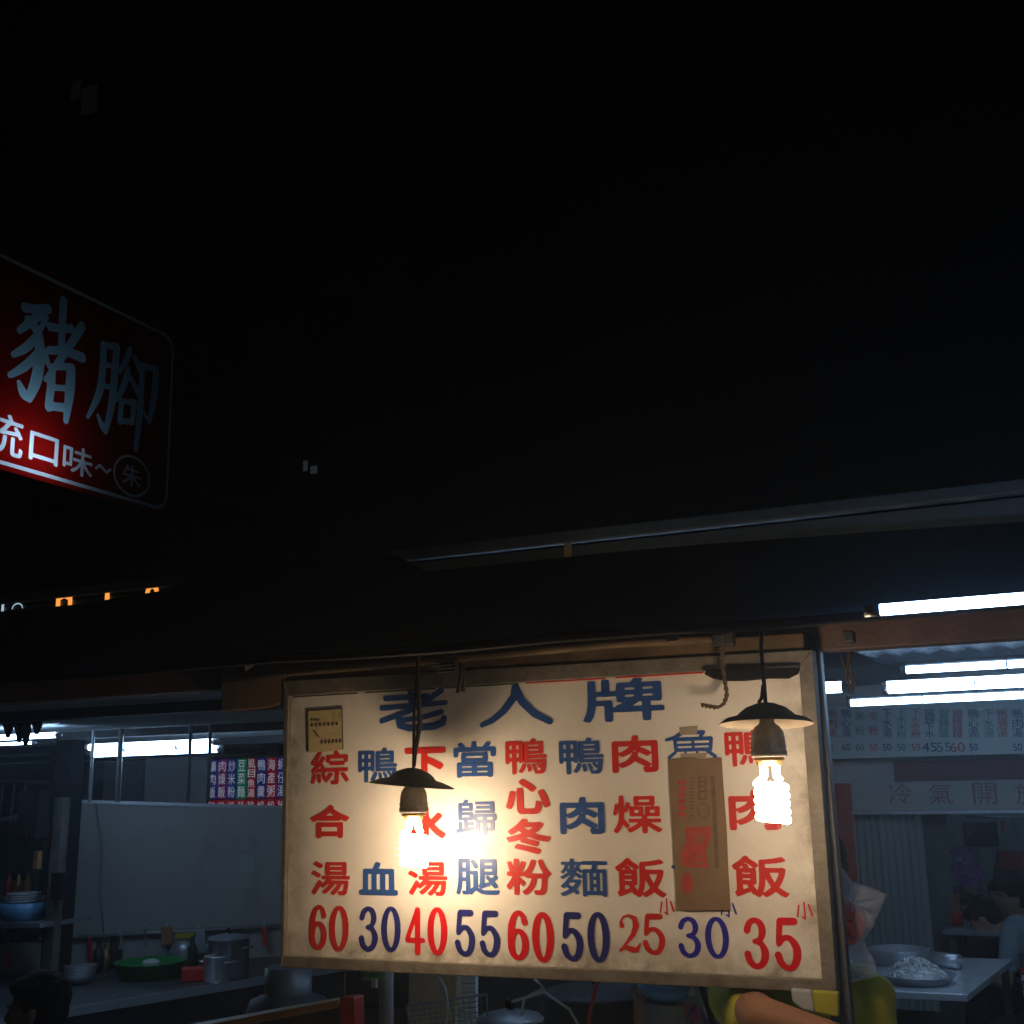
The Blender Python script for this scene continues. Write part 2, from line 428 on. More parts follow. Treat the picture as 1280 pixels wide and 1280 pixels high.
def fill_loops(loops):
    loops = [L for L in loops if len(L) > 2]
    pts = [Vector((float(x), float(y))) for L in loops for x, y in L]
    ed = []; n = 0
    for L in loops:
        ed += [(n+i, n+(i+1) % len(L)) for i in range(len(L))]; n += len(L)
    vo, _, fo, _, _, _ = delaunay_2d_cdt(pts, ed, [], 0, 1e-7)
    P = np.array([v[:] for v in vo]); F = np.array([f[:] for f in fo])
    E = np.concatenate([np.stack([l, np.roll(l, -1, 0)], 1) for l in loops])
    F = F[inside(P[F].mean(1), E)]
    A, B_, C = P[F[:, 0]], P[F[:, 1]], P[F[:, 2]]
    s_ = (B_[:, 0]-A[:, 0])*(C[:, 1]-A[:, 1])-(B_[:, 1]-A[:, 1])*(C[:, 0]-A[:, 0])
    F[s_ < 0] = F[s_ < 0][:, ::-1]
    return [tuple(p) for p in P], [tuple(int(k) for k in f) for f in F]
class Plane:
    """a frame on a flat surface: origin o, axes ex (right), ey (up), normal n (towards the viewer)"""
    def __init__(s, o, ex, ey):
        s.o = Vector(o); s.ex = Vector(ex).normalized(); s.ey = Vector(ey).normalized(); s.n = s.ex.cross(s.ey)
    def P(s, u, v, d=0): return s.o+s.ex*u+s.ey*v+s.n*d
    def uv(s, px, py): p = atP(px, py, s.o, s.n)-s.o; return p.dot(s.ex), p.dot(s.ey)
    def box(s, x0, y0, x1, y1):
        a = s.uv(x0, (y0+y1)/2); b = s.uv(x1, (y0+y1)/2); c = s.uv((x0+x1)/2, y0); d = s.uv((x0+x1)/2, y1)
        return (a[0]+b[0])/2, (c[1]+d[1])/2, b[0]-a[0], c[1]-d[1]
def put_glyph(pl, ch, bx, m, parent, name='character', d=.0012, rot=0, shear=0, **kw):
    u, v, W, H = pl.box(*bx) if len(bx) == 4 and bx[2] > 5 else bx
    vs, fs = fill_loops(glyph_loops(ch, W, H, **kw))
    c, s_ = math.cos(rot), math.sin(rot)
    mb = MB(); mb.add([pl.P(u+x*c-y*s_+shear*y, v+x*s_+y*c, d) for x, y in vs], fs)
    return mb.build(name, m, parent)
def small_text(pl, txt, u, v, h, wid, m, parent, name='character', d=.002):
    """plain glyph of height h and width wid centred on u,v"""
    if ('s', txt) not in _cache:
        c = bpy.data.curves.new('t', 'FONT'); c.body = txt; c.size = 1
        o = bpy.data.objects.new('t', c); COL.objects.link(o); bpy.context.view_layer.update()
        dg = bpy.context.evaluated_depsgraph_get(); me = o.evaluated_get(dg).to_mesh()
        vs = np.array([v_.co[:2] for v_ in me.vertices]); fs = [tuple(p.vertices) for p in me.polygons]
        bpy.data.objects.remove(o); bpy.data.curves.remove(c)
        mn, mx = vs.min(0), vs.max(0); _cache[('s', txt)] = ((vs-(mn+mx)/2)/(mx-mn), fs)
    vs, fs = _cache[('s', txt)]
    mb = MB(); mb.add([pl.P(u+x*wid, v+y*h, d) for x, y in vs], fs)
    return mb.build(name, m, parent)

# ================================================================== SETTING
g = MB(); g.add([V(-60, -30, 0), V(60, -30, 0), V(60, 90, 0), V(-60, 90, 0)], [(0, 1, 2, 3)])
tag(g.build('road', M['asphalt'], loc=(0, 0, 0)), kind='structure')
g = MB(); g.box((-1, 8.2, .05), (20, 11.6, .1))
tag(g.build('pavement', M['concrete'], loc=(0, 2.4, 0)), kind='structure')

# ================================================================== MENU BOARD
YB = 2.408
bp = Plane(atY(366, 1193, YB), V(1, 0, 0), V(0, 0, 1))
board = thing('menu_board', (-1.07, YB, 1.39), 'big white menu board with red and blue dishes and prices lit by two lamps', 'menu board')
inner = [(364.5, 871), (1000, 832), (1029, 1223), (359, 1194)]
outer = [(356, 851), (1016, 812), (1047, 1241), (352, 1209)]
ip = [atY(x, y, YB) for x, y in inner]
ip[0].z = ip[1].z = (ip[0].z+ip[1].z)/2; ip[2].z = ip[3].z = (ip[2].z+ip[3].z)/2
mb = MB(); mb.prism([V(p.x, YB, p.z) for p in ip], (0, .012, 0)); mb.build('panel', M['board'], board)
op = [atY(x, y, YB-.008) for x, y in outer]
fr = [('top', (op[0], op[1], ip[1], ip[0])), ('r', (op[1], op[2], ip[2], ip[1])), ('b', (op[2], op[3], ip[3], ip[2])), ('l', (op[3], op[0], ip[0], ip[3]))]
for i, (n_, q) in enumerate(fr):
    q = [V(p.x, YB-.012-(.0015 if i % 2 else 0), p.z) for p in q]
    mb = MB(); mb.prism(q, (0, .04, 0)); mb.build('frame_rail', M['frame'], board, bevel=.002)
# coloured strips along the top edge
for (x0, y0, x1, y1, m_) in [(368, 871.5, 448, 866, 'dark'), (458, 865, 545, 860, 'dark'), (556, 859, 649, 853, 'leaf'), (658, 853, 757, 846, 'red'), (770, 845, 880, 838, 'red')]:
    a = atY(x0, y0, YB); b = atY(x1, y1, YB)
    mb = MB(); mb.prism([V(a.x, YB-.002, ip[0].z-.0032), V(b.x, YB-.002, ip[0].z-.0032), V(b.x, YB-.002, ip[0].z-.0005), V(a.x, YB-.002, ip[0].z-.0005)], (0, -.003, 0))
    mb.build('edge_strip', M[m_], board)

R, B = M['red'], M['blue']
wd = lambda T, k: [[(x, y, r*k) for x, y, r in st] for st in T]
# heavy brush strokes of the title, boxes centred on 0, y up
T_old = [[(-.40, .32, .055), (.20, .32, .055)], [(-.46, .08, .05), (.46, .14, .05)], [(-.04, .46, .065), (-.02, .12, .065)],
         [(.40, .44, .06), (.18, .20, .06), (-.06, -.02, .055), (-.46, -.24, .05)], [(-.22, -.14, .06), (-.20, -.36, .065), (-.06, -.44, .065), (.30, -.42, .07), (.42, -.34, .07), (.44, -.24, .06)],
         [(.40, -.08, .055), (.12, -.20, .05), (-.18, -.24, .05)]]
T_man = [[(.02, .42, .09), (0, .22, .085), (-.14, -.10, .075), (-.30, -.32, .06), (-.44, -.42, .05)], [(.02, .40, .09), (.10, .10, .085), (.26, -.20, .08), (.46, -.40, .065)]]
u = dict(grow=.045, erode=.03)
put_glyph(bp, '老', (474, 862, 561, 913), B, board, strokes=wd(T_old, 1.3), N=110)
put_glyph(bp, '人', (597, 856, 691, 909), B, board, strokes=wd(T_man, 1.2), N=110)
put_glyph(bp, '牌', (728, 848, 831, 902), B, board, grow=.034, erode=.03, N=120)
G = [('綜', 389, 938, 437, 981, R, .030), ('合', 388, 1006, 437, 1048, R, .050), ('湯', 389, 1076, 438, 1119, R, .032),
     ('鴨', 448, 935, 497, 978, B, .026), ('血', 449, 1077, 498, 1119, B, .048),
     ('下', 506, 934, 558, 978, R, .055), ('水', 508, 1007, 558, 1053, R, .055), ('湯', 510, 1076, 560, 1120, R, .034),
     ('當', 567, 927, 620, 972, B, .030), ('歸', 570, 999, 621, 1044, B, .024), ('腿', 570, 1073, 625, 1119, B, .028),
     ('鴨', 632, 923, 684, 968, R, .026), ('心', 632, 973, 688, 1018, R, .055), ('冬', 633, 1023, 689, 1068, R, .050), ('粉', 633, 1073, 690, 1119, R, .036),
     ('鴨', 699, 922, 755, 968, B, .026), ('肉', 700, 996, 756, 1043, B, .042), ('麵', 700, 1073, 760, 1121, B, .022),
     ('肉', 765, 919, 823, 966, R, .042), ('燥', 766, 994, 828, 1042, R, .027), ('飯', 769, 1072, 833, 1122, R, .034),
     ('鴨', 906, 911, 962, 958, R, .026), ('肉', 911, 987, 976, 1038, R, .042), ('飯', 915, 1069, 986, 1122, R, .034)]
for ch, x0, y0, x1, y1, m_, gr in G:
    put_glyph(bp, ch, (x0, y0, x1, y1), m_, board, grow=gr*.92, erode=.031, N=100)
# 魚: only its upper part shows above the cardboard
T_fish = [[(-.46, .18, .05), (-.30, .24, .06), (-.14, .42, .07)], [(-.16, .40, .06), (.26, .40, .06), (.20, .26, .05)],
          [(-.30, .22, .06), (-.28, -.16, .06)], [(-.30, .18, .055), (.40, .18, .06), (.38, -.16, .06)], [(-.28, -.01, .04), (.36, -.01, .04)],
          [(-.28, -.18, .055), (.38, -.18, .055)], [(.05, .18, .045), (.05, -.18, .045)], [(-.30, -.26, .05), (-.42, -.42, .05)], [(-.10, -.28, .04), (-.12, -.36, .04)],
          [(.12, -.28, .04), (.14, -.36, .04)], [(.32, -.24, .06), (.46, -.42, .055)]]
put_glyph(bp, '魚', (831, 912, 896, 949), B, board, strokes=wd(T_fish, 1.15), N=110)
NUM = [('6', 387, 1131, 409, 1187, R, 1), ('0', 412, 1132, 436, 1189, R, 1), ('3', 449, 1133, 473, 1189, M['navy'], 1), ('0', 477, 1133, 501, 1190, M['navy'], 1),
       ('4', 507, 1134, 531, 1193, M['red2'], 1), ('0', 535, 1134, 559, 1194, M['red2'], 1), ('5', 569, 1137, 594, 1195, M['navy'], 1), ('5', 600, 1138, 625, 1196, M['navy'], 1),
       ('6', 635, 1138, 661, 1200, M['red2'], 1), ('0', 666, 1140, 692, 1203, M['red2'], 1), ('5', 702, 1140, 729, 1201, M['navy'], 1), ('0', 735, 1140, 762, 1203, M['navy'], 1),
       ('5', 803, 1142, 832, 1193, R, 1), ('3', 847, 1146, 877, 1197, M['indigo'], 1), ('0', 881, 1146, 912, 1198, M['indigo'], 1),
       ('3', 930, 1147, 961, 1211, M['red2'], 1), ('5', 968, 1147, 1001, 1213, M['red2'], 1)]
def cr(pts, n=7):      # smooth curve through points (x, y, r)
    P = [pts[0]]+list(pts)+[pts[-1]]; out = []
    for i in range(1, len(P)-2):
        for k in range(n):
            t = k/n; out.append(tuple(.5*((2*b)+(-a+c)*t+(2*a-5*b+4*c-d)*t*t+(-a+3*b-3*c+d)*t**3) for a, b, c, d in zip(P[i-1], P[i], P[i+1], P[i+2])))
    return out+[tuple(pts[-1])]
def ring_(cx, cy, a, b, t0=0, t1=360, lo=.040, hi=.068, n=28):
    return [(cx+a*math.cos(math.radians(t0+(t1-t0)*k/n)), cy+b*math.sin(math.radians(t0+(t1-t0)*k/n)), lo+(hi-lo)*abs(math.cos(math.radians(t0+(t1-t0)*k/n)))) for k in range(n+1)]
NS = {'0': [ring_(0, 0, .36, .455)],
      '6': [ring_(0, -.185, .345, .27), cr([(.32, .26, .058), (.24, .39, .05), (.05, .455, .043), (-.18, .38, .055), (-.32, .16, .066), (-.355, -.12, .066)])],
      '3': [cr([(-.34, .25, .062), (-.25, .38, .056), (-.03, .452, .046), (.20, .39, .058), (.28, .23, .064), (.17, .08, .05), (-.06, .035, .042)]),
            cr([(-.06, .035, .042), (.20, -.01, .05), (.345, -.18, .068), (.25, -.37, .06), (-.02, -.455, .046), (-.27, -.37, .058), (-.36, -.22, .064)])],
      '5': [[(-.22, .43, .062), (.30, .43, .062)], [(-.24, .43, .055), (-.33, .02, .05)],
            cr([(-.33, .0, .048), (-.12, .11, .046), (.12, .10, .052), (.33, -.06, .066), (.34, -.24, .068), (.20, -.41, .056), (-.04, -.455, .046), (-.27, -.37, .058), (-.37, -.22, .064)])],
      '4': [[(.14, .44, .058), (.14, -.44, .062)], [(.12, .44, .046), (-.40, -.17, .046)], [(-.40, -.20, .046), (.42, -.20, .046)]]}
for ch, x0, y0, x1, y1, m_, k in NUM:
    put_glyph(bp, ch, (x0, y0, x1, y1), m_, board, name='numeral', strokes=wd(NS[ch], 1.17), N=96)
T_two = [[(-.30, .20, .07), (-.34, .30, .03), (-.22, .42, .025), (0, .46, .03), (.24, .38, .07), (.30, .20, .085), (.16, -.02, .065), (-.14, -.24, .035), (-.40, -.44, .03)],
         [(-.40, -.42, .035), (-.20, -.33, .05), (.10, -.40, .075), (.30, -.40, .06), (.44, -.24, .025)]]
put_glyph(bp, '2', (772, 1142, 802, 1192), M['red'], board, name='numeral', strokes=T_two, N=90)
T_xiao = [[(.02, .46, .05), (.03, -.40, .05), (-.14, -.28, .04)], [(-.30, .30, .05), (-.42, -.28, .05)], [(.28, .34, .05), (.46, -.22, .055)]]
for bx, m_ in [((824, 1123, 843, 1145), M['red2']), ((900, 1126, 921, 1148), M['indigo']), ((995, 1127, 1016, 1151), M['red2'])]:
    put_glyph(bp, '小', bx, m_, board, strokes=T_xiao, N=44)
# blue trace peeking out at the edge of the cardboard
put_glyph(bp, 'i', (839, 1080, 846, 1087), B, board, strokes=[[(-.2, 0, .3), (.2, 0, .3)]], N=24)

# tape patches above the cardboard
for q in [[(849, 909), (872, 907), (871, 917), (850, 919)], [(850, 942), (884, 941), (882, 947), (851, 948)]]:
    mb = MB(); mb.prism([atY(x, y, YB-.002) for x, y in q], (0, .0006, 0)); mb.build('tape', M['tape'], board)

# cardboard panel taped over the eighth column
YC = YB-.006
cb = thing('cardboard_panel', atY(879, 1138, YC), 'strip of brown carton with faded red print taped over one column of the menu', 'cardboard')
cp = Plane(atY(846, 1137, YC), V(1, 0, 0), V(0, 0, 1))
edge = [(836, 949), (858, 947), (880, 948), (901.5, 947), (904, 985), (908, 1040), (910, 1090), (913, 1138), (890, 1137.5), (868, 1138.5), (846, 1137), (845, 1105), (843, 1080), (841, 1040), (838, 990)]
mb = MB(); mb.prism([atY(x, y, YC) for x, y in edge], (0, .004, 0)); mb.build('sheet', M['card'], cb)
def flatpoly(pts, m_, par, nm, Y=YC-.0008, t=.0003):
    mb = MB(); mb.prism([atY(x, y, Y) for x, y in pts], (0, t, 0)); return mb.build(nm, m_, par)
flag = [(857, 1034), (888, 1033), (889, 1045), (885, 1055), (882, 1066), (884, 1078), (887, 1085), (856, 1084), (851, 1078), (851, 1068), (854, 1060), (858, 1052), (858, 1043)]
flatpoly(flag, M['cardred'], cb, 'printed_flag')
flatpoly([(888, 970), (893, 970), (899, 1084), (894, 1085)], M['cardink'], cb, 'printed_bar')
mb = MB(); uc, vc, _, _ = cp.box(852, 1092, 866, 1116); mb.add([cp.P(uc+.0125*math.cos(a), vc+.021*math.sin(a), .0008) for a in [k*math.pi/10 for k in range(20)]], [tuple(range(20))])
mb.build('printed_seal', M['cardred'], cb)
for k in range(13):   # sideways letter row, unreadable small print
    y = 972+k*4.2
    flatpoly([(862, y), (867+random.random()*2, y+.3), (867, y+1.8), (862, y+1.6)], M['cardink'], cb, 'printed_line')
for k in range(6):
    y = 975+k*8
    flatpoly([(847, y), (857, y), (858, y+5.5), (848, y+5.5)], M['cardred'], cb, 'printed_block')
for (x0, y0, x1, y1) in [(873, 970, 883, 972), (873, 976, 883, 978), (873, 982, 883, 984), (874, 988, 884, 990), (873, 970, 875, 1000), (881, 970, 883, 1000), (873, 998, 884, 1000)]:
    flatpoly([(x0, y0), (x1, y0), (x1, y1), (x0, y1)], M['cardink'], cb, 'printed_mark', t=.0002, Y=YC-.0008-random.random()*.0004)
mb = MB(); uc, vc, _, _ = cp.box(872, 1004, 887, 1022)
n = 24; mb.add([cp.P(uc+r_*math.cos(a), vc+r_*1.2*math.sin(a), .0009) for r_ in (.0125, .0105) for a in [2*math.pi*k/n for k in range(n)]], [(k, (k+1) % n, n+(k+1) % n, n+k) for k in range(n)])
mb.build('printed_ring', M['cardink'], cb)
for tx, bx in (('上', (866, 1065, 880, 1079)),):
    put_glyph(cp, tx, bx, M['card'], cb, grow=.01, erode=0, N=40, d=.0014)
put_glyph(cp, '海', (865, 1040, 881, 1056), M['card'], cb, grow=.0, erode=0, N=50, d=.0014)

# yellowed notice
nb = thing('paper_notice', atY(407, 941, YB-.003), 'small yellowed paper notice stuck in the upper left corner of the menu board', 'notice')
Yn = YB-.003
mb = MB(); mb.prism([atY(x, y, Yn) for x, y in [(384, 888), (428, 885), (429, 937), (412, 939), (385, 941)]], (0, .001, 0)); mb.build('sheet', M['note'], nb)
for q in [[(384, 888), (428, 885), (428, 886.2), (384, 889.2)], [(384, 888), (385.2, 888), (386, 941), (385, 941)], [(427, 885), (428.2, 885), (429.2, 937), (428, 937)]]:
    flatpoly(q, M['ink'], nb, 'border_line', Y=Yn-.0006)
for k in range(4): flatpoly([(388+k*3, 898), (390+k*3, 897.8), (390+k*3, 901), (388+k*3, 901)], M['ink'], nb, 'ink_mark', Y=Yn-.0006)
for k in range(7): flatpoly([(388+k*5.2, 904-k*.25), (391.2+k*5.2, 904-k*.25), (391+k*5.2, 908-k*.25), (388.3+k*5.2, 908-k*.25)], M['ink'], nb, 'ink_mark', Y=Yn-.0006)
for k in range(6): flatpoly([(400+k*4.6, 926-k*.3), (403+k*4.6, 924-k*.3), (404+k*4.6, 929-k*.3), (401+k*4.6, 930-k*.3)], M['ink'], nb, 'ink_mark', Y=Yn-.0006)
flatpoly([(390, 912), (393, 913), (400, 922), (397, 921)], M['ink'], nb, 'ink_mark', Y=Yn-.0006)

# ================================================================== BEAM, FRAME POSTS, AWNING
# long steel beam: bottom edge (0,875)-(1280,804)
YBe = 2.47
a = atY(0, 875, YBe); b = atY(1280, 804, YBe); zb = (a.z+b.z)/2
ZA = zb+.12
beam = MB(); beam.box(((-3.9+1.2)/2, YBe+.03, (zb+ZA)/2), (5.1, .06, ZA-zb)); 
bt = beam.build('steel_beam', M['rust'], bevel=.003); tag(bt, 'long reddish brown steel beam running under the awning above the menu board', 'beam')
# far left continuation
# timber batten over the board, tan box at its left end
mb = MB(); p0 = atY(341, 846, YB-.01); p1 = atY(1003, 792, YB-.01); zc = (p0.z+p1.z)/2
q0 = atY(341, 868, YB-.01); q1 = atY(1003, 812, YB-.01)
mb.box(((p0.x+p1.x)/2, YB+.022, ((p0.z+p1.z)/2+(q0.z+q1.z)/2)/2+.006), (p1.x-p0.x, .05, ((p0.z+p1.z)-(q0.z+q1.z))/2+.008))
tag(mb.build('timber_batten', M['beamwood'], bevel=.003), 'stained timber batten directly above the menu board', 'beam')
mb = MB(); mb.prism([atY(x, y, YB-.01) for x, y in [(276, 853), (358, 843), (358, 878), (336, 884), (276, 889)]], (0, .07, 0))
tag(mb.build('beam_end_box', M['beamwood'], bevel=.003), 'short boxed timber end left of the menu board under the beam', 'beam')
mb = MB(); mb.tube([atY(280, 848, YB-.03), atY(520, 828, YB-.05), atY(760, 806, YB-.04), atY(900, 798, YB-.03)], .008, 8)
tag(mb.build('conduit', M['beamwood'], smooth=True), 'thin pipe running along the batten above the menu board', 'pipe')
# board hanging post at right
t0 = atY(1027, 800, YB+.05); t1 = atY(1046, 1290, YB+.05)
mb = MB(); mb.beam(V(-.44, YB+.062, 0.1), V(-.456, YB+.062, zb+.02), .035, .04)
tag(mb.build('square_post', mat('blue_grey_steel', (.10, .11, .13), .5, .4, dark=(.07, .04, .03), dscale=12, damt=.5), bevel=.003), 'blue grey square steel post behind the right edge of the menu board', 'post')
# rounded stainless post at left below board
pL = atY(483, 1250, YB+.2)
mb = MB(); mb.tube([V(pL.x, pL.y, .1), V(pL.x, pL.y, zb+.1)], .017, 14)
tag(mb.build('round_post', M['steel'], smooth=True), 'round stainless pipe post showing below the left lamp', 'post')

# outward sloping tarpaulin awning: low front edge, rising back to the metal fascia
YF, YT, fy = 1.95, 2.40, 2.50
zlow = atY(640, 800, YF).z
zup = atY(640, 704, YT).z
awn = thing('canvas_awning', (-1.5, YF, zlow), 'dark tarpaulin awning sloping down over the front of the stalls', 'awning')
def sheet(name, x0, x1, y0, y1, z0, z1, m_, par, nx=60, ny=10, amp=.006, thick=.004, seed=0, hump=None):
    mb = MB(); vs = []
    for L in (0, 1):
        for j in range(ny+1):
            for i in range(nx+1):
                x = x0+(x1-x0)*i/nx; t = j/ny; y = y0+(y1-y0)*t
                z = z0+(z1-z0)*t + amp*noise.noise(V(x*1.7, y*2.5, seed)) - amp*2.2*math.sin(math.pi*t)*(.5+.5*math.cos(x*5.2))
                if hump: z += hump(x)*t*t + .0045*t*(1-t)*4*math.sin(x*9+3*noise.noise(V(x*3, y, 2)))
                vs.append(V(x, y, z+L*thick))
    n1 = (nx+1)*(ny+1); fs = []
    for j in range(ny):
        for i in range(nx):
            a = j*(nx+1)+i; q = (a, a+nx+1, a+nx+2, a+1); fs.append(q); fs.append(tuple(n1+k for k in reversed(q)))
    for i in range(nx):
        a = i; fs.append((a, a+1, n1+a+1, n1+a)); a = ny*(nx+1)+i; fs.append((a+1, a, n1+a, n1+a+1))
    mb.add(vs, fs); return mb.build(name, m_, par, smooth=True)
def ss(a, b, x): t = min(1, max(0, (x-a)/(b-a))); return t*t*(3-2*t)
edge_px = [(-60, 771), (0, 765), (100, 757), (180, 745), (205, 741), (228, 728), (248, 714), (262, 710), (400, 699), (480, 691), (500, 697), (530, 716), (640, 706), (760, 694), (900, 681), (1100, 667), (1280, 655), (1340, 650)]
edge_p = [atY(px, py, YT) for px, py in edge_px]          # real height of the tarpaulin's upper edge along the stall
ex_, ez_ = [p.x for p in edge_p], [p.z for p in edge_p]
sheet('canvas', -4.6, 2.2, YF, YT, zlow, zup, M['awning'], awn, nx=260, ny=12, amp=.004, hump=lambda x: float(np.interp(x, ex_, ez_))-zup)
MB().tube([V(-4.6+.2*k, YF, zlow-.004+.003*math.sin(k*1.7)) for k in range(35)], .009, 8)  .build('hem', M['black'], awn, smooth=True)
for x in [-4.2, -3.3, -2.4, -1.5, -.6, .3, 1.2]:
    MB().beam(V(x, YF+.03, zlow-.012), V(x, YT, zup-.03), .02, .014).build('rafter', M['dark'], awn)
# fascia: dull stainless gutter with an upper lip
fas = thing('metal_fascia', (-1.5, fy, zup), 'dull stainless steel fascia strip along the roof edge above the awning', 'fascia')
zt = (atY(1280, 601, fy).z+atY(0, 745, fy).z)/2; zm = zt-.035; za = zup-.10
MB().box((-1.2, fy, (za+zm)/2), (7.2, .02, zm-za)).build('lower_strip', M['fascia'], fas, bevel=.002)
MB().box((-1.2, fy-.008, (zm+zt)/2+.003), (7.2, .03, zt-zm-.008)).build('upper_lip', M['fascia'], fas, bevel=.003)
# sign reflections on the fascia made as glowing letters, cut off by the hem
gl = [('n', 69, 741, 92, 765, 'orangeglow', 'leftmost orange letter reflection on the metal fascia, made as a glowing arch'),
      ('I', 130, 735, 139, 753, 'orangeglow', 'thin upright orange letter reflection, made glowing, between the two wider ones on the fascia'),
      ('o', 181, 729, 200, 751, 'orangeglow', 'rightmost orange letter reflection, made glowing, on the fascia, nearly hidden by the tarpaulin')]
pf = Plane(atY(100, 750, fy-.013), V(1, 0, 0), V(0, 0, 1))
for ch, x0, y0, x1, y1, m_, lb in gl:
    o = thing('reflected_letter', atY((x0+x1)/2, y1, fy-.013), lb, 'letter reflection', 'orange letter reflections on the fascia')
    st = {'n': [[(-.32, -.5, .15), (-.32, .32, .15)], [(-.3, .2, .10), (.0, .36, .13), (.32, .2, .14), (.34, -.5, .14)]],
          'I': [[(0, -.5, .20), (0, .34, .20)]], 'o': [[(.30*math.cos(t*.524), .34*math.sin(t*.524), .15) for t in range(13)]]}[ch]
    put_glyph(pf, ch, (x0, y0, x1, y1), M[m_], o, name='reflection_face', strokes=st, N=40)
o = thing('reflected_letter', atY(15, 765, fy-.013), 'pale blue white letter reflections, made glowing, at the far left end of the fascia', 'letter reflection')
put_glyph(pf, 'x', (-12, 748, 8, 766), M['whiteglow'], o, name='reflection_face', strokes=[[(-.4, .4, .1), (.4, .4, .1)], [(.3, .4, .12), (.3, -.5, .12)]], N=30)
put_glyph(pf, 'y', (14, 753, 30, 768), M['whiteglow'], o, name='reflection_face', strokes=[[(.4*math.cos(t*.524), .4*math.sin(t*.524), .05) for t in range(7)]], N=30)
# pale flat patch standing in for a lamp reflection on the fascia
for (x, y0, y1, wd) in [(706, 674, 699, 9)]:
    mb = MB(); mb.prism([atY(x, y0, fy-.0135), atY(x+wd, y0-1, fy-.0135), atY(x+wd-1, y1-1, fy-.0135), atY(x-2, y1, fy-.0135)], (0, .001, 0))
    tag(mb.build('highlight_patch', M['tape']), 'small pale patch painted as a reflection on the fascia above the board title' if x < 800 else 'faint patch painted as a reflection on the fascia at its right part', 'tape')  # painted reflection in the tape material, no real tape here
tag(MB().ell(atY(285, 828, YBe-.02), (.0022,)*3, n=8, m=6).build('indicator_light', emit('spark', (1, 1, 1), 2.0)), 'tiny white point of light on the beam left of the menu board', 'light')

# ================================================================== HANGING LAMPS
def spiral(c, R0, H, turns, r, M_=None):
    """compact fluorescent coil hanging below c: two straight legs, then a tight coil"""
    mb = MB(); N = int(turns*22); c = Vector(c); neck = -.026
    pts = [V(-R0*.45, 0, .004), V(-R0*.45, 0, neck+.008), V(-R0*.7, 0, neck)]
    for k in range(N+1):
        a = math.pi+2*math.pi*turns*k/N
        pts.append(V(R0*math.cos(a), R0*math.sin(a), neck-r*.8-(H+neck-r)*k/N))
    mb.tube([c+p for p in pts], r, 9)
    pts = [V(R0*.45, 0, .004), V(R0*.45, 0, neck+.006), V(R0*.72, 0, neck-.002)]
    mb.tube([c+p for p in pts], r, 9); return mb
def lamp(loc, sc, tilt, label, cordpts, shade_r, deep=False):
    """loc: top of shade"""
    t = thing('hanging_lamp', loc, label, 'lamp', 'lamps hanging in front of the menu board')
    Mx = Matrix.Rotation(tilt[0], 3, 'Y') @ Matrix.Rotation(tilt[1], 3, 'X')
    L = Vector(loc); s = sc
    prof = [(.004, .004), (.016*s, .002), (.034*s, -.005*s), (.044*s, -.013*s), (.050*s, -.019*s), (.068*s, -.0235*s), (shade_r, -.032*s)]
    k_ = shade_r
    up = MB().lathe(prof, L, 40, Mx, jit=.02); up.build('lamp_shade', M['shade'], t, smooth=True)
    lo = MB().lathe([(r_-.0004, z-.0014) for r_, z in reversed(prof)], L, 40, Mx, jit=.02); lo.build('shade_lining', M['shade_in'], t, smooth=True)
    hp = [(.004, -.002), (.0125, -.004), (.0135, -.012), (.0125, -.028), (.014, -.032), (.021, -.037), (.0265, -.046), (.0285, -.058), (.029, -.076), (.0305, -.078), (.0305, -.086), (.028, -.088), (.002, -.088)]
    hp = [(r_*s, z*s) for r_, z in hp]
    h = MB().lathe(hp, L, 28); h.build('lamp_holder', M['holder'], t, smooth=True)
    for k in range(14):
        a = 2*math.pi*k/14; c = L+V(.0292*s*math.cos(a), .0292*s*math.sin(a), -.070*s)
        MB().ell(c, (.0016*s, .0016*s, .0022*s), n=6, m=4).build('vent_hole', M['shade_in'], t)
    MB().lathe([(.002, -.088*s), (.0255*s, -.088*s), (.0255*s, -.094*s), (.020*s, -.095*s), (.019*s, -.102*s), (.002, -.102*s)], L, 24).build('brass_ring', M['brass'], t, smooth=True)
    spiral(L+V(0, 0, -.100*s), 0.0235*s, .094*s, 4.6, .0064*s).build('spiral_bulb', M['bulb'], t, smooth=True)
    MB().tube(cordpts, .0035 if not deep else .006, 8).build('cord', M['cord'], t, smooth=True)
    return t
# right lamp: shade top (957,882); left lamp shade top (517,963)
YR = 2.07; pr = atY(957, 881, YR)
lamp(pr, 1.0, (0, -.07), 'lamp with level dark shade and spiral bulb at the right end of the board',
     [pr, pr+V(0, 0, .02), pr+V(-.001, 0, .10), V(pr.x, pr.y+.02, 2.03)], .079)
MB().tube([pr+V(-.012, 0, .004), pr+V(-.006, 0, .012), pr+V(-.002, 0, .034)], .0035, 6).build('cord_knot', M['cord'], bpy.data.objects['hanging_lamp'], smooth=True)
YL = 2.255; plm = atY(517, 962, YL)
lamp(plm, 1.0, (.10, -.02), 'lamp with bent tilted shade and glaring bulb over the left half of the board',
     [plm, plm+V(.0, 0, .02), plm+V(.002, 0, .13), V(plm.x+.003, plm.y+.03, 2.09)], .090, deep=False)
l2 = [o for o in bpy.data.objects if o.name.startswith('hanging_lamp') and abs(o.location.x-plm.x) < .01][0]
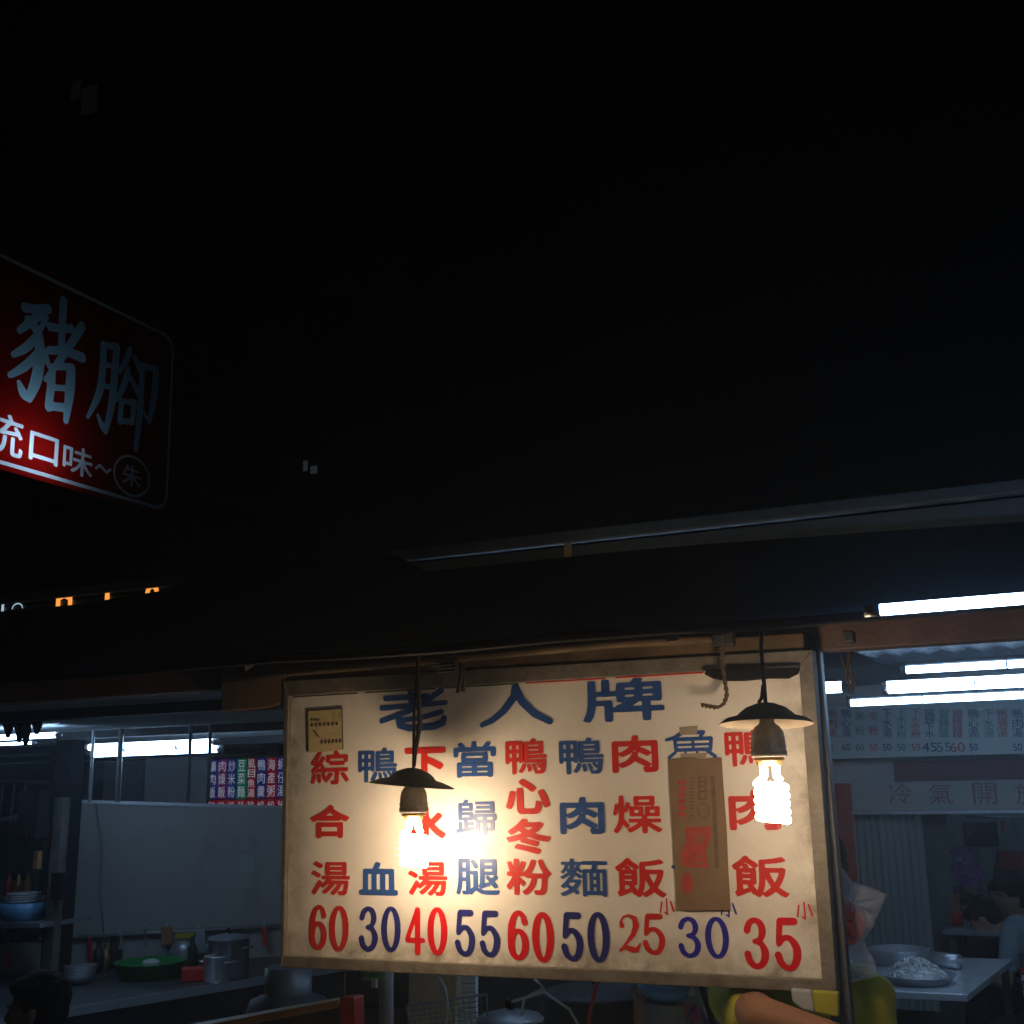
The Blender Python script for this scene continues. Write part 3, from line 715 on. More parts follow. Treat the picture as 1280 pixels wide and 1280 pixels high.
# thick twin cable alongside the left cord
MB().tube([atY(522, 836, YL), atY(523.5, 870, YL), atY(525, 905, YL), atY(519, 940, YL), atY(518, 958, YL)], [.0048, .0048, .0054, .0046, .003], 8).build('cable_sleeve', M['cord'], l2, smooth=True)
def strap(pts, r, lb, nm='cable_tail', cat='cable', m_='cord'):
    tag(MB().tube(pts, r, 8).build(nm, M[m_], smooth=True), lb, cat)
strap([atY(577, 828, YB-.07), atY(576, 848, YB-.07), atY(572, 866, YB-.07)], .005, 'left dark cable end dangling above the title between its first two characters')
strap([atY(578, 828, YB-.065), atY(580, 850, YB-.065), atY(579, 865, YB-.065)], .005, 'right dark cable end dangling above the title between its first two characters')
# twisted rope
tr = []; base = [(903, 792), (903, 830), (906, 852), (909, 868), (905, 880), (896, 885), (886, 883), (877, 881.5)]
bp3 = [atY(x, y, YB-.06) for x, y in base]
dense = []
for i in range(len(bp3)-1):
    for k in range(10): dense.append(bp3[i].lerp(bp3[i+1], k/10))
dense.append(bp3[-1])
for _ in range(6): dense = [dense[0]]+[(dense[i-1]+dense[i]*2+dense[i+1])/4 for i in range(1, len(dense)-1)]+[dense[-1]]
rp = thing('twisted_cable', bp3[0], 'twisted brown cable with hooked end dangling beside the right lamp', 'cable')
for ph in (0, math.pi):
    MB().tube([p+V(math.cos(ph+i*.62)*.0024, math.sin(ph+i*.62)*.0024, math.sin(ph+i*.62)*.0024*(1 if i > 48 else 0)) for i, p in enumerate(dense)], .0026, 6).build('strand', M['rope'], rp, smooth=True)
# black rolled strip across the top right of the board
pts = [(879, 842), (884, 837), (910, 836), (960, 835), (999, 834), (997, 842), (985, 848), (960, 848), (930, 851), (905, 851), (890, 848)]
mb = MB(); mb.prism([atY(x, y, YB-.03) for x, y in pts], (0, .012, 0))
tag(mb.build('black_tape_roll', M['black'], bevel=.003), 'black folded strip lying across the top right corner of the menu board', 'tape')
# clamp clutter on the beam near right cords
for (x, y, w_, h_, lb) in [(905, 800, 26, 16, 'dark junction box on the beam above the black strip'), (1062, 796, 12, 14, 'dark hook bracket under the beam right of the post'), (562, 835, 22, 14, 'dark switch box on the batten above the left cable ends')]:
    c = atY(x, y, YB-.045); k = w_/1500*2.4
    o = MB().box(c, (k, .03, h_/1500*2.4)).build('junction_box', M['dark'], bevel=.003); tag(o, lb, 'junction box')
for k in range(3):
    a = atY(541+k*3, 833+k*4, YB-.064); b = atY(567+k*2, 831+k*4, YB-.064)
    tag(MB().tube([a, b], .0012, 6).build('thin_wire', M['steel']), ['topmost', 'middle', 'lowest'][k]+' of three thin bright wires over the switch box on the batten', 'wire')
# hook with wires right of the post
for k, (pp, lb) in enumerate([([(1060, 800), (1062, 830), (1068, 852), (1064, 868)], 'wire drooping from the beam hook right of the post'), ([(1068, 805), (1060, 826), (1057, 848), (1066, 862)], 'second wire crossing the first below the beam hook'), ([(1050, 812), (1056, 835), (1070, 858)], 'short stiff wire at the left of the beam hook')]):
    tag(MB().tube([atY(x, y, YB+.12) for x, y in pp], .003, 6).build('drooping_wire', M['cord'], smooth=True), lb, 'wire')

# ================================================================== FLUORESCENT TUBES
def fl_tube(a, b, r, lb, double=False, fix=True):
    a, b = Vector(a), Vector(b); d = (b-a).normalized()
    t = thing('tube_light', (a+b)/2, lb, 'tube light', 'fluorescent tube lights')
    offs = [V(0, 0, 0)] if not double else [V(0, 0, r*.9), V(0, r*2.2, -r*1.1)]
    for o_ in offs:
        MB().tube([a+d*.02+o_, b-d*.02+o_], r, 12).build('tube', M['tubeglow'], t, smooth=True)
        for e, s in ((a, 1), (b, -1)): MB().tube([e+o_, e+d*.022*s+o_], r*1.08, 12).build('end_cap', M['tubecap'], t, smooth=True)
    for k_ in (.3, .7):
        MB().tube([a+(b-a)*k_, a+(b-a)*k_+d*.006], r*1.08, 10).build('tube_clip', M['tubecap'], t, smooth=True)
    if fix:
        MB().box((a+b)/2+V(0, .01, r*1.3+.006), ((b-a).length, .03, .012), Matrix.Rotation(0, 3, 'Z') if abs(d.y) < .2 else d.to_track_quat('X', 'Z').to_matrix()).build('batten_case', M['dark'], t)
    return t
a = atY(1081, 764, 1.82)
fl_tube(a, a+V(.9, 0, .004), .0085, 'nearest bright tube light, under the awning in front of the beam', fix=False)
MB().tube([a+V(.25, 0, .008), a+V(.25, .16, .03)], .004, 6).build('hanger', M['dark'], bpy.data.objects['tube_light'])
a = atY(1125, 838, 4.6); fl_tube(a, a+V(1.2, 0, 0), .0135, 'highest bright tube light inside the right hand eatery')
a = atY(1102, 859, 5.2); fl_tube(a, a+V(1.2, 0, 0), .0125, 'thick double tube light inside the right hand eatery, between two single ones', double=True)
a = atY(1058, 879, 6.2); fl_tube(a, a+V(1.2, 0, 0), .017, 'lowest tube light inside the right hand eatery just above its menu')
a = atY(1063, 858, 3.3); fl_tube(a+V(-1.2, 0, 0), a, .015, 'short glimpse of a tube light between the square post and the hook wires', double=False, fix=False)
fl_tube(V(-1.0, 9.6, 2.28), V(.2, 9.6, 2.28), .016, 'added unseen tube light on the ceiling of the back room behind the partition')  # unseen tube added to light the room around the diners
# left stall tubes
a = atY(108, 938, 4.7); b = atY(272, 929, 4.7); b.z = a.z; fl_tube(a, b, .016, 'long double tube light inside the left stall behind thin poles', double=True, fix=False)
a = atY(-60, 925, 4.0); b = atY(76, 916, 4.0); b.z = a.z; fl_tube(a, b, .012, 'upper tube light at the far left edge beyond the dark post', fix=False)
a = atY(-60, 933, 4.4); b = atY(45, 926, 4.4); b.z = a.z; fl_tube(a, b, .007, 'thin lower tube light at the far left edge', fix=False)

# ================================================================== RIGHT EATERY
# ceiling of corrugated sheet
def corr(name, p00, p10, p01, m_, par=None, n=60, amp=.01, per=4, loc=None):
    """corrugated sheet: p00->p10 along waves, p00->p01 other side"""
    p00, p10, p01 = Vector(p00), Vector(p10), Vector(p01); ex = p10-p00; ey = p01-p00; nn = ex.cross(ey).normalized()
    mb = MB(); vs = []; fs = []
    for i in range(n+1):
        o_ = nn*amp*math.cos(2*math.pi*i/per)
        vs += [p00+ex*i/n+o_, p00+ex*i/n+ey+o_]
    for i in range(n): fs.append((2*i, 2*i+1, 2*i+3, 2*i+2))
    mb.add(vs, fs); o = mb.build(name, m_, par, smooth=True); return o
rc = corr('corrugated_ceiling', (-.9, 2.62, 2.27), (4.2, 2.62, 2.27), (-.9, 12, 2.45), mat('dim_ceiling', (.10, .12, .14), .6), n=160)
tag(rc, 'dark corrugated roof sheet over the right hand eatery', 'roof')
YW = 8.2
def wallq(nm, q, Y, m_, th, lb, cat):
    mb = MB(); mb.prism([atY(x, y, Y) for x, y in q], (0, th, 0)); o = mb.build(nm, m_); tag(o, lb, cat); return o
# header wall above opening and pillar on the left
hw = thing('partition_wall', atY(1150, 1011, YW), 'white partition wall of the eatery with a wide opening below', 'wall')
a = atY(1012, 800, YW); zH = atY(1200, 1012, YW).z; xr = 3.2
xo = atY(1070, 1050, YW).x; xl = atY(1000, 950, YW).x-1.2
MB().box(((xl+xr)/2, YW+.05, (zH+2.34)/2), (xr-xl, .1, 2.34-zH)).build('header', M['white'], hw)
MB().box(((xl+xo)/2, YW+.05, zH/2), (xo-xl, .1, zH)).build('pillar', M['white'], hw)
MB().box(((xo+xr)/2, YW-.01, zH-.012), (xr-xo, .14, .02)).build('lintel', M['galv'], hw)
wallr = MB().box((3.25, 7, 1.25), (.1, 9, 2.5)).build('side_wall', M['grey']); tag(wallr, 'grey side wall closing the eatery on the right', 'wall')
# menu
YM = 7.9
mp = Plane(atY(1030, 943, YM), V(1, 0, 0), V(0, 0, 1))
rm = thing('back_menu', atY(1150, 945, YM), 'long pale menu panel with many coloured columns high on the eatery wall', 'menu board')
mw = mat('pale_menu_panel', (.42, .50, .50), .4, var=.06, scale=4)
z0 = (atY(1100, 944, YM).z+atY(1280, 945, YM).z)/2; z1 = (atY(1100, 880, YM).z+atY(1280, 874, YM).z)/2
x0 = atY(1000, 910, YM).x-.3; x1 = atY(1213.5, 915, YM).x; x2 = x1+1.3
MB().box(((x0+x1)/2-.002, YM+.02, (z0+z1)/2), (x1-x0-.004, .03, z1-z0)).build('panel', mw, rm)
MB().box(((x1+x2)/2, YM+.018, (z0+z1)/2), (x2-x1, .03, z1-z0)).build('panel', mw, rm)
cb_, cr_, cg_ = mat('menu_navy', (.03, .05, .16), .5), mat('menu_red', (.45, .05, .05), .5), mat('menu_green', (.03, .20, .12), .5)
cols = [(1040, '鴨肉飯', '150', cr_), (1058, '鴨心湯', '60', cb_), (1075, '米粉', '60', cg_), (1092, '冬粉', '50', cr_), (1109, '下水湯', '50', cb_), (1127, '下水米粉', '50', cg_),
        (1145, '下水冬粉', '50', cr_), (1162, '當歸下水', '45', cb_), (1180, '當歸腿', '55', cg_), (1197, '當歸鴨腿麵線', '60', cr_), (1217, '鴨心湯', '50', cb_), (1236, '下水湯', '', cg_), (1253, '鴨腸湯', '', cr_), (1272, '鴨肉湯', '50', cb_)]
for x, tx, pr_, m_ in cols:
    n = len(tx); ya = 886; yb = 922
    for i, ch in enumerate(tx):
        yy = ya+(yb-ya)*(i+.5)/n+(1 if n > 4 else 0); u0, v0 = mp.uv(x, yy)
        h = min(.056, .205/n*.9); small_text(mp, ch, u0, v0, h, .058, m_, rm, d=.008)
    if pr_:
        u0, v0 = mp.uv(x-(0 if len(pr_) < 3 else 3), 934); big = pr_ in ('45', '55', '60') and x > 1150
        small_text(mp, pr_, u0, v0, .055 if big else .042, .085 if big else .05, m_, rm, name='price', d=.008)
# maroon banner + lettering on header
MB_ = thing('maroon_banner', atY(1200, 975, YW-.03), 'dark maroon banner strip under the long pale menu', 'banner')
zA = atY(1200, 950, YW-.03).z; zB = atY(1200, 975, YW-.03).z; xA = atY(1117, 960, YW-.03).x
MB().box(((xA+2.6)/2, YW-.02, (zA+zB)/2), (2.6-xA, .03, zA-zB)).build('cloth', M['maroon'], MB_)
hp = Plane(atY(1100, 1000, YW-.002), V(1, 0, 0), V(0, 0, 1))
fr_ = mat('faded_red_letter', (.34, .16, .17), .6)
for ch, x in (('冷', 1125), ('氣', 1176), ('開', 1231), ('放', 1284)):
    u0, v0 = hp.uv(x, 992); small_text(hp, ch, u0, v0, .13, .14, fr_, hw, d=.003)
# red vertical strip of paper
rs = MB(); rs.prism([atY(x, y, YW-.06) for x, y in [(1041, 979), (1063, 979), (1072, 1102), (1054, 1102)]], (0, .01, 0))
tag(rs.build('red_paper_strip', M['redpaper']), 'long vertical strip of red paper on the pillar right of the menu board', 'banner')
# strip curtain
sc_ = thing('strip_curtain', atY(1115, 1186, YW), 'pale ribbed strip curtain hanging at the left of the eatery opening', 'curtain')
cL = atY(1068, 1015, YW+.12); cR = atY(1151, 1015, YW+.12); zbot = atY(1120, 1188, YW+.12).z-.35
nS = 9
for k in range(nS):
    xa = cL.x+(cR.x-cL.x)*k/nS; wd = (cR.x-cL.x)/nS
    mb = MB(); n = 8
    vs = []
    for i in range(n+1):
        t = i/n; yy = YW+.12-.018*math.sin(math.pi*t)+(k % 2)*.006
        vs += [V(xa+wd*1.04*t, yy, zbot), V(xa+wd*1.04*t+.0, yy, zH)]
    mb.add(vs, [(2*i, 2*i+2, 2*i+3, 2*i+1) for i in range(n)]); mb.build('strip', M['pvc'], sc_, smooth=True)
# back room
bw = corr('corrugated_back_wall', (-2.2, 11.2, 0), (4.0, 11.2, 0), (-2.2, 11.2, 2.5), mat('back_sheet', (.20, .25, .24), .6), n=140, amp=.022, per=4)
tag(bw, 'corrugated back wall behind the diners', 'wall')
brl = MB().box((xo-.1, 9.8, 1.2), (.08, 3, 2.4)).build('back_room_side_wall', M['dark']); tag(brl, 'dark inner wall behind the strip curtain', 'wall')
tv = thing('wall_monitor', atY(1226, 1055, 10.6), 'small black monitor on a wall bracket behind the diners', 'monitor')
c = atY(1226, 1043, 10.6); MB().box(c, (.26, .05, .19)).build('casing', M['black'], tv, bevel=.008)
MB().box(c+V(0, -.028, 0), (.22, .004, .15)).build('screen', M['glass'], tv); MB().box(c+V(0, .2, .13), (.04, .4, .03)).build('bracket', M['dullsteel'], tv)
strap([c+V(-.1, 0, -.1), c+V(-.06, .02, -.35), c+V(.05, .02, -.38), c+V(.12, 0, -.1)], .008, 'black cable looping under the wall monitor', m_='black')
strap([atY(1208, 1020, 10.4), atY(1240, 1021, 10.4), atY(1290, 1022, 10.4)], .012, 'thin pipe above the wall monitor', 'wall_pipe', 'pipe', 'dullsteel')
rt = MB().prism([atY(x, y, 10.4) for x, y in [(1250, 1026), (1256, 1026), (1256, 1040), (1251, 1041)]], (0, .01, 0)).build('red_tag', M['redpaper']); tag(rt, 'small red paper tag hanging from the pipe beside the monitor', 'tag')
# purple flowers in a vase
fl = thing('flower_bunch', atY(1200, 1160, 8.9), 'bunch of purple flowers standing behind the diners table', 'flowers')
fc = atY(1203, 1088, 8.9); random.seed(3)
mbp = MB(); mbl = MB()
for k in range(70):
    v = V(random.gauss(0, .075), random.gauss(0, .05), random.gauss(0, .075)); c = fc+v
    for j in range(5):
        a = j*1.257+k; d = V(math.cos(a), random.uniform(-.5, .5), math.sin(a))*.022
        s_ = V(-d.z, 0, d.x)*.45
        mbp.add([c, c+d*.6+s_, c+d, c+d*.6-s_], [(0, 1, 2, 3)])
for k in range(40):
    c = fc+V(random.gauss(0, .05), random.gauss(0, .03), -.12+random.gauss(0, .04)); d = V(random.uniform(-.04, .04), 0, random.uniform(-.05, .02))
    mbl.add([c, c+d*.5+V(.012, 0, 0), c+d, c+d*.5-V(.012, 0, 0)], [(0, 1, 2, 3)])
o = mbp.build('petals', M['purple'], fl); o['kind'] = 'stuff'; o = mbl.build('leaves', M['leaf'], fl); o['kind'] = 'stuff'
vb = atY(1200, 1150, 8.9); MB().lathe([(.03, .18), (.045, .1), (.05, 0), (.03, -.1), (.04, -.18), (0, -.18)], vb, 20).build('vase', M['dark'], fl, smooth=True)
vs_ = vb.z-.18
# diners' table
dt = thing('diner_table', V(-.25, 8.55, .1), 'dark dining table crowded with bowls in front of the diners', 'table')
MB().box((-.25, 8.55, .80), (1.2, .6, .03)).build('table_top', M['dullsteel'], dt, bevel=.004)
for sx in (-.55, .55):
    for sy in (-.25, .25): MB().box((-.25+sx, 8.55+sy, .44), (.04, .04, .69)).build('leg', M['dark'], dt)
def bowl(nm, c, r, h, m_, lb, cat='bowl'):
    t = thing(nm, c, lb, cat)
    MB().lathe([(0, .002), (r*.55, .002), (r*.8, h*.4), (r, h), (r*.96, h), (r*.76, h*.42), (r*.5, .012), (0, .012)], c, 24).build('bowl_body', M[m_], t, smooth=True); return t
t = bowl('serving_bowl', V(-.62, 8.45, .817), .085, .07, 'white', 'white bowl heaped with pale food on the diners table')
MB().ell(V(-.62, 8.45, .885), (.07, .07, .05)).build('food', M['rice'], t, smooth=True)
bowl('soup_bowl', V(-.36, 8.42, .817), .10, .06, 'dullsteel', 'steel bowl on the dining table before the bent over diner')
bowl('small_bowl', V(-.08, 8.45, .817), .07, .06, 'white', 'small white bowl near the grey shirted diner')

for k, (dx, h_) in enumerate([(-.78, .12), (.12, .15)]):
    t = thing('chopstick_holder', V(dx, 8.5, .817), ['chopstick holder at the left end of the dining table', 'chopstick holder beside the small white bowl'][k], 'holder')
    MB().lathe([(0, 0), (.035, 0), (.038, h_*.7), (.034, h_*.7), (.03, .01)], V(dx, 8.5, .817), 14).build('cup', M['redpl'], t, smooth=True)
    for j in range(6): MB().tube([V(dx+.006*(j-3), 8.5, .83), V(dx+.012*(j-3), 8.5+.01*(j % 3), .83+h_*1.5)], .003, 5).build('chopstick', M['plank'], t)
for k, (px, py, w_, h_, m_) in enumerate([(1168, 1062, .16, .22, 'pale'), (1262, 1075, .2, .15, 'redpaper')]):
    c = atY(px, py, 11.1); tag(MB().box(c, (w_, .01, h_)).build('wall_poster', M[m_]), ['pale sheet posted on the corrugated back wall left of the flowers', 'red sheet posted on the corrugated back wall right of the monitor'][k], 'poster')
# stainless work table in front
tt = thing('work_table', atZ(1160, 1230, .85), 'stainless steel work table reflecting the tube lights', 'table')
ZT = .86
q = [(1060, 1200), (1120, 1178), (1265, 1198), (1209, 1244), (1060, 1236)]
qq = [atZ(x, y, ZT) for x, y in q]
A_ = atZ(1209, 1243, ZT); B_ = atZ(1266, 1199, ZT)      # right edge
print('table', A_, B_)
W_ = 1.25
ex = V(-1, 0, 0)
mb = MB(); mb.prism([A_, B_, B_+ex*W_, A_+ex*W_], (0, 0, -.03)); mb.build('table_top', M['tabletop'], tt, bevel=.004)
for p in (A_+V(-.04, .04, 0), B_+V(-.04, -.04, 0), A_+ex*(W_-.04)+V(0, .04, 0), B_+ex*(W_-.04)+V(0, -.04, 0)):
    MB().box(V(p.x, p.y, (ZT+.07)/2), (.035, .035, ZT-.13)).build('leg', M['dark'], tt)
mb = MB(); mb.prism([A_+V(-.05, .05, -.45), B_+V(-.05, -.05, -.45), B_+ex*(W_-.05)+V(0, -.05, -.45), A_+ex*(W_-.05)+V(0, .05, -.45)], (0, 0, -.02)); mb.build('lower_shelf', M['dullsteel'], tt)
def at_t(px, py): return atZ(px, py, ZT+.001)
# tray of white noodles
c = at_t(1146, 1228)
t = thing('noodle_tray', c, 'wide shallow round tray heaped with white noodles on the work table', 'tray')
k = (at_t(1195, 1228)-at_t(1098, 1228)).length/2
MB().lathe([(0, .001), (k*.8, .001), (k, .035), (k*1.03, .036), (k*.98, .039), (k*.8, .006), (0, .006)], c, 40).build('tray_body', M['steel'], t, smooth=True)
random.seed(5); mb = MB()
for i in range(260):
    a = random.random()*6.28; r_ = k*.62*math.sqrt(random.random()); h = .085*(1-(r_/(k*.66))**2)+.01
    p = c+V(r_*math.cos(a), r_*math.sin(a), h); b_ = random.random()*6.28; L_ = random.uniform(.02, .05)
    mb.tube([p, p+V(math.cos(b_)*L_*.5, math.sin(b_)*L_*.5, random.uniform(.002, .014)), p+V(math.cos(b_+.5)*L_, math.sin(b_+.5)*L_, random.uniform(-.015, 0))], .0035, 5)
mb.ell(c+V(0, 0, .01), (k*.62, k*.62, .075)); o = mb.build('noodles', M['rice'], t, smooth=True)
# large shallow pan behind
c = at_t(1125, 1205); k = (at_t(1163, 1205)-at_t(1087, 1205)).length/2
t = thing('cooking_pan', c, 'deep round steel pan standing at the back left of the work table', 'pan')
MB().lathe([(0, .001), (k*.9, .001), (k, .07), (k*1.04, .072), (k*.97, .074), (k*.86, .01), (0, .01)], c, 40).build('pan_body', M['steel'], t, smooth=True)
# silver roll
a = at_t(1166, 1208); b = at_t(1200, 1212)
t = thing('foil_roll', (a+b)/2, 'shiny silver roll lying near the middle of the work table', 'roll')
MB().tube([a+V(0, 0, .035), b+V(0, 0, .035)], .034, 16).build('roll_body', M['steel'], t, smooth=True); MB().tube([b+V(0, 0, .035), b+(b-a).normalized()*.02+V(0, 0, .035)], .012, 10).build('core', M['white'], t)
c = at_t(1100, 1222)
bowl('steel_plate', c, .13, .03, 'steel', 'round steel plate at the front left of the work table', 'plate')
c = at_t(1225, 1215)
# red striped stool/crate at the right edge
c = atY(1284, 1222, 5.9); c.x += .06; o = thing('striped_crate', V(c.x, c.y, .1), 'red and white striped crate at the right edge beyond the work table', 'crate')
MB().box((c.x+.05, c.y+.1, .55), (.26, .3, .9)).build('crate_body', M['dark'], o)
for i, m_ in enumerate(['redpl', 'white', 'redpl', 'white']):
    MB().box((c.x+.05, c.y-.052, c.z+.035-i*.03), (.26, .006, .022)).build('stripe', M[m_], o)

# ================================================================== PEOPLE
def head(mb, c, yaw, pitch=0, s=1.0):
    """head centred c facing yaw (0=+X); returns matrix"""
    Mh = Matrix.Rotation(yaw, 3, 'Z') @ Matrix.Rotation(pitch, 3, 'Y')
    def e(x, y, z, rx, ry, rz): mb.ell(Vector(c)+Mh @ V(x*s, y*s, z*s), (rx*s, ry*s, rz*s), Mh, 16, 12)
    e(-.010, 0, .030, .095, .076, .088)       # cranium
    e(.030, 0, -.030, .062, .060, .075)       # face
    e(.045, 0, -.082, .040, .038, .030)       # jaw and chin
    e(.070, 0, .018, .022, .050, .016)        # brow
    e(.096, 0, -.018, .013, .010, .022); e(.103, 0, -.030, .013, .013, .010)   # nose
    e(.086, 0, -.056, .012, .022, .007); e(.084, 0, -.066, .012, .019, .007)   # lips
    for sy in (-1, 1):
        e(.066, sy*.040, -.026, .022, .020, .020)    # cheeks
        e(-.002, sy*.080, -.010, .016, .008, .030)   # ears
    return Mh
def hairdo(mb, c, Mh, s=1.0, long=0):
    c = Vector(c)
    mb.ell(c+Mh @ V(-.018*s, 0, .046*s), (.100*s, .086*s, .088*s), Mh, 18, 14)
    mb.ell(c+Mh @ V(-.045*s, 0, -.005*s), (.066*s, .080*s, .075*s), Mh, 18, 14)
    mb.ell(c+Mh @ V(.050*s, 0, .078*s), (.045*s, .066*s, .034*s), Mh, 14, 10)
    if long: mb.ell(c+Mh @ V(-.060*s, 0, -.06*s), (.05*s, .07*s, .08*s), Mh, 14, 10)
def hand(mb, wrist, d, up, side=1, curl=.6, s=1.0):
    d = Vector(d).normalized(); up = Vector(up).normalized(); q = d.cross(up).normalized()*side
    w_ = Vector(wrist)
    palm = w_+d*.045*s
    mb.ell(palm, (.0, .0, .0) if False else (.045*s, .038*s, .016*s), Matrix((d, q, up)).transposed(), 12, 8)
    for i, (o_, L_) in enumerate([(-.027, .070), (-.009, .080), (.009, .076), (.026, .060)]):
        p = w_+d*.080*s+q*o_*s; L_ *= s; pts = [p]; dd = d.copy()
        for k in range(3):
            dd = (dd-up*curl*(.5+.12*i)).normalized(); p = p+dd*L_*(.42, .32, .26)[k]; pts.append(p)
        mb.limb(pts, [.0088*s, .0082*s, .0076*s, .0066*s], 8)
    p = w_+d*.025*s-q*.030*s; mb.limb([p, p+d*.028*s-q*.020*s-up*.006*s, p+d*.055*s-q*.024*s-up*.016*s], [.012*s, .0095*s, .008*s], 8)
def person(lb, base, joints, shirt, hairlong=0, hd=None, voxel=.009, shirt_arms=('uL', 'uR'), seat=None, grp=None, skinm='skin_pale', nm='person', detail=True):
    """joints: dict of world points: head, hyaw, hpitch, neck, chest, pelvis, shL, elL, wrL, shR, elR, wrR, knL, ankL, knR, ankR"""
    J = {k: (Vector(v) if hasattr(v, '__len__') else v) for k, v in joints.items()}
    t = thing(nm, base, lb, 'person', grp)
    mb = MB(); Mh = head(mb, J['head'], J['hyaw'], J.get('hpitch', 0))
    mb.limb([J['head']+Mh @ V(-.02, 0, -.04), J['neck'], J['chest']], [.052, .052, .07])
    for s_ in 'LR':
        mb.limb([J['chest']+V(0, 0, .05), J['sh'+s_]], [.06, .048]); mb.limb([J['sh'+s_], J['el'+s_], J['wr'+s_]], [.047, .037, .026])
        mb.limb([J['pelvis'], J['hp'+s_], J['kn'+s_], J['an'+s_]], [.10, .085, .058, .038])
        d = (J['wr'+s_]-J['el'+s_]).normalized(); upv = V(0, 0, 1) if abs(d.z) < .8 else V(0, 1, 0); upv = (upv-d*upv.dot(d)).normalized()
        hand(mb, J['wr'+s_], d, upv, 1 if s_ == 'L' else -1, curl=.45)
        f_ = J['an'+s_]; fd = Vector((J.get('fdir') or V(0, -1, 0))); mb.limb([f_+V(0, 0, -.03), f_+fd*.15+V(0, 0, -.045)], [.04, .03])
    sp = (J['chest']+J['pelvis'])/2
    mb.limb([J['chest'], sp, J['pelvis']], [.10, .095, .10])
    remeshed('body', mb, M[skinm], t, voxel, 3)
    sh = MB()
    acr = (J['shL']-J['shR']).normalized()
    for o_ in (-.06, 0, .06):
        sh.limb([J['chest']+acr*o_+V(0, 0, .03), sp+acr*o_, J['pelvis']+acr*o_+V(0, 0, .02)], [.112, .108, .122])
    for s_ in 'LR':
        k = .62; mid = J['sh'+s_].lerp(J['el'+s_], k)
        sh.limb([J['chest']+V(0, 0, .055), J['sh'+s_], mid], [.078, .064, .058])
    so = remeshed('shirt', sh, M[shirt], t, voxel*1.1, 3, disp=.010, dscale=.07)
    tr_ = MB()
    for s_ in 'LR':
        tr_.limb([J['pelvis'], J['hp'+s_], J['kn'+s_], J['kn'+s_].lerp(J['an'+s_], .9)], [.125, .10, .072, .055])
        sh_ = MB().limb([J['an'+s_]+V(0, 0, -.03), J['an'+s_]+Vector((J.get('fdir') or V(0, -1, 0)))*.16+V(0, 0, -.045)], [.046, .036]); remeshed('shoe', sh_, M['dark'], t, .012, 2)
    remeshed('trousers', tr_, M['trousers'], t, voxel*1.3, 3, disp=.008, dscale=.08)
    hr = MB(); hairdo(hr, J['head'], Mh, 1.0, hairlong); remeshed('hair', hr, M['hair'], t, max(.006, voxel*.7), 2, disp=.007, dscale=.016)
    for sy in (-1, 1):   # eyes
        MB().ell(J['head']+Mh @ V(.078, sy*.031, -.004), (.010, .012, .008), Mh, 10, 8).build('eye', M['tubecap'], t, smooth=True)
        MB().ell(J['head']+Mh @ V(.0862, sy*.031, -.004), (.003, .005, .005), Mh, 8, 6).build('pupil', M['black'], t, smooth=True)
        MB().tube([J['head']+Mh @ V(.090, sy*.016, .016), J['head']+Mh @ V(.093, sy*.031, .021), J['head']+Mh @ V(.080, sy*.052, .015)], .003, 6).build('eyebrow', M['hair'], t, smooth=True)
    return t
def standing(lb, x, y, face, shirt, H=1.6, arms=None, headpos=None, floor=.1, **kw):
    """face: yaw the body faces"""
    f = V(math.cos(face), math.sin(face), 0); l = V(-f.y, f.x, 0); b = V(x, y, floor); k = H/1.7
    J = dict(head=b+V(0, 0, 1.57*k)+f*.02, hyaw=face, neck=b+V(0, 0, 1.42*k), chest=b+V(0, 0, 1.25*k), pelvis=b+V(0, 0, .93*k))
    for s_, sg in (('L', 1), ('R', -1)):
        J['sh'+s_] = b+l*sg*.17*k+V(0, 0, 1.36*k); J['el'+s_] = J['sh'+s_]+V(0, 0, -.28*k)+l*sg*.04; J['wr'+s_] = J['el'+s_]+f*.2*k+V(0, 0, -.08)
        J['hp'+s_] = b+l*sg*.09*k+V(0, 0, .88*k); J['kn'+s_] = b+l*sg*.10*k+f*.02+V(0, 0, .47*k); J['an'+s_] = b+l*sg*.11*k+V(0, 0, .09)
    J['fdir'] = f
    if arms: J.update(arms)
    return person(lb, b, J, shirt, **kw)
def sitting(lb, hx, face, shirt, lean=.1, arms=None, hpitch=0, seat_z=.45, hyaw=None, floor=.1, dz=0, **kw):
    """hx: world point of head centre"""
    hx = Vector(hx); f = V(math.cos(face), math.sin(face), 0); l = V(-f.y, f.x, 0)
    tor = .62; zs = hx.z-tor
    J = dict(head=hx, hyaw=face if hyaw is None else hyaw, hpitch=hpitch, neck=hx-f*(.03+lean*.2)-V(0, 0, .14), chest=hx-f*(.06+lean*.5)-V(0, 0, .30), pelvis=hx-f*(.08+lean*1.3)-V(0, 0, tor))
    for s_, sg in (('L', 1), ('R', -1)):
        J['sh'+s_] = J['chest']+l*sg*.165+V(0, 0, .09); J['el'+s_] = J['sh'+s_]+f*.12+V(0, 0, -.24)+l*sg*.05; J['wr'+s_] = J['el'+s_]+f*.22+V(0, 0, .05)-l*sg*.06
        J['hp'+s_] = J['pelvis']+l*sg*.09+f*.04; J['kn'+s_] = J['hp'+s_]+f*.38+V(0, 0, -.02); ank = J['kn'+s_]+f*.03; ank.z = floor+.09; J['an'+s_] = ank
    J['fdir'] = f
    if arms: J.update(arms)
    t = person(lb, V(J['pelvis'].x, J['pelvis'].y, floor), J, shirt, **kw)
    zt = J['pelvis'].z-.125; b = J['pelvis']
    st = thing('stool', V(b.x, b.y, floor), 'low plastic stool under the '+kw.get('stool', 'diner'), 'stool') if False else None
    return t, J
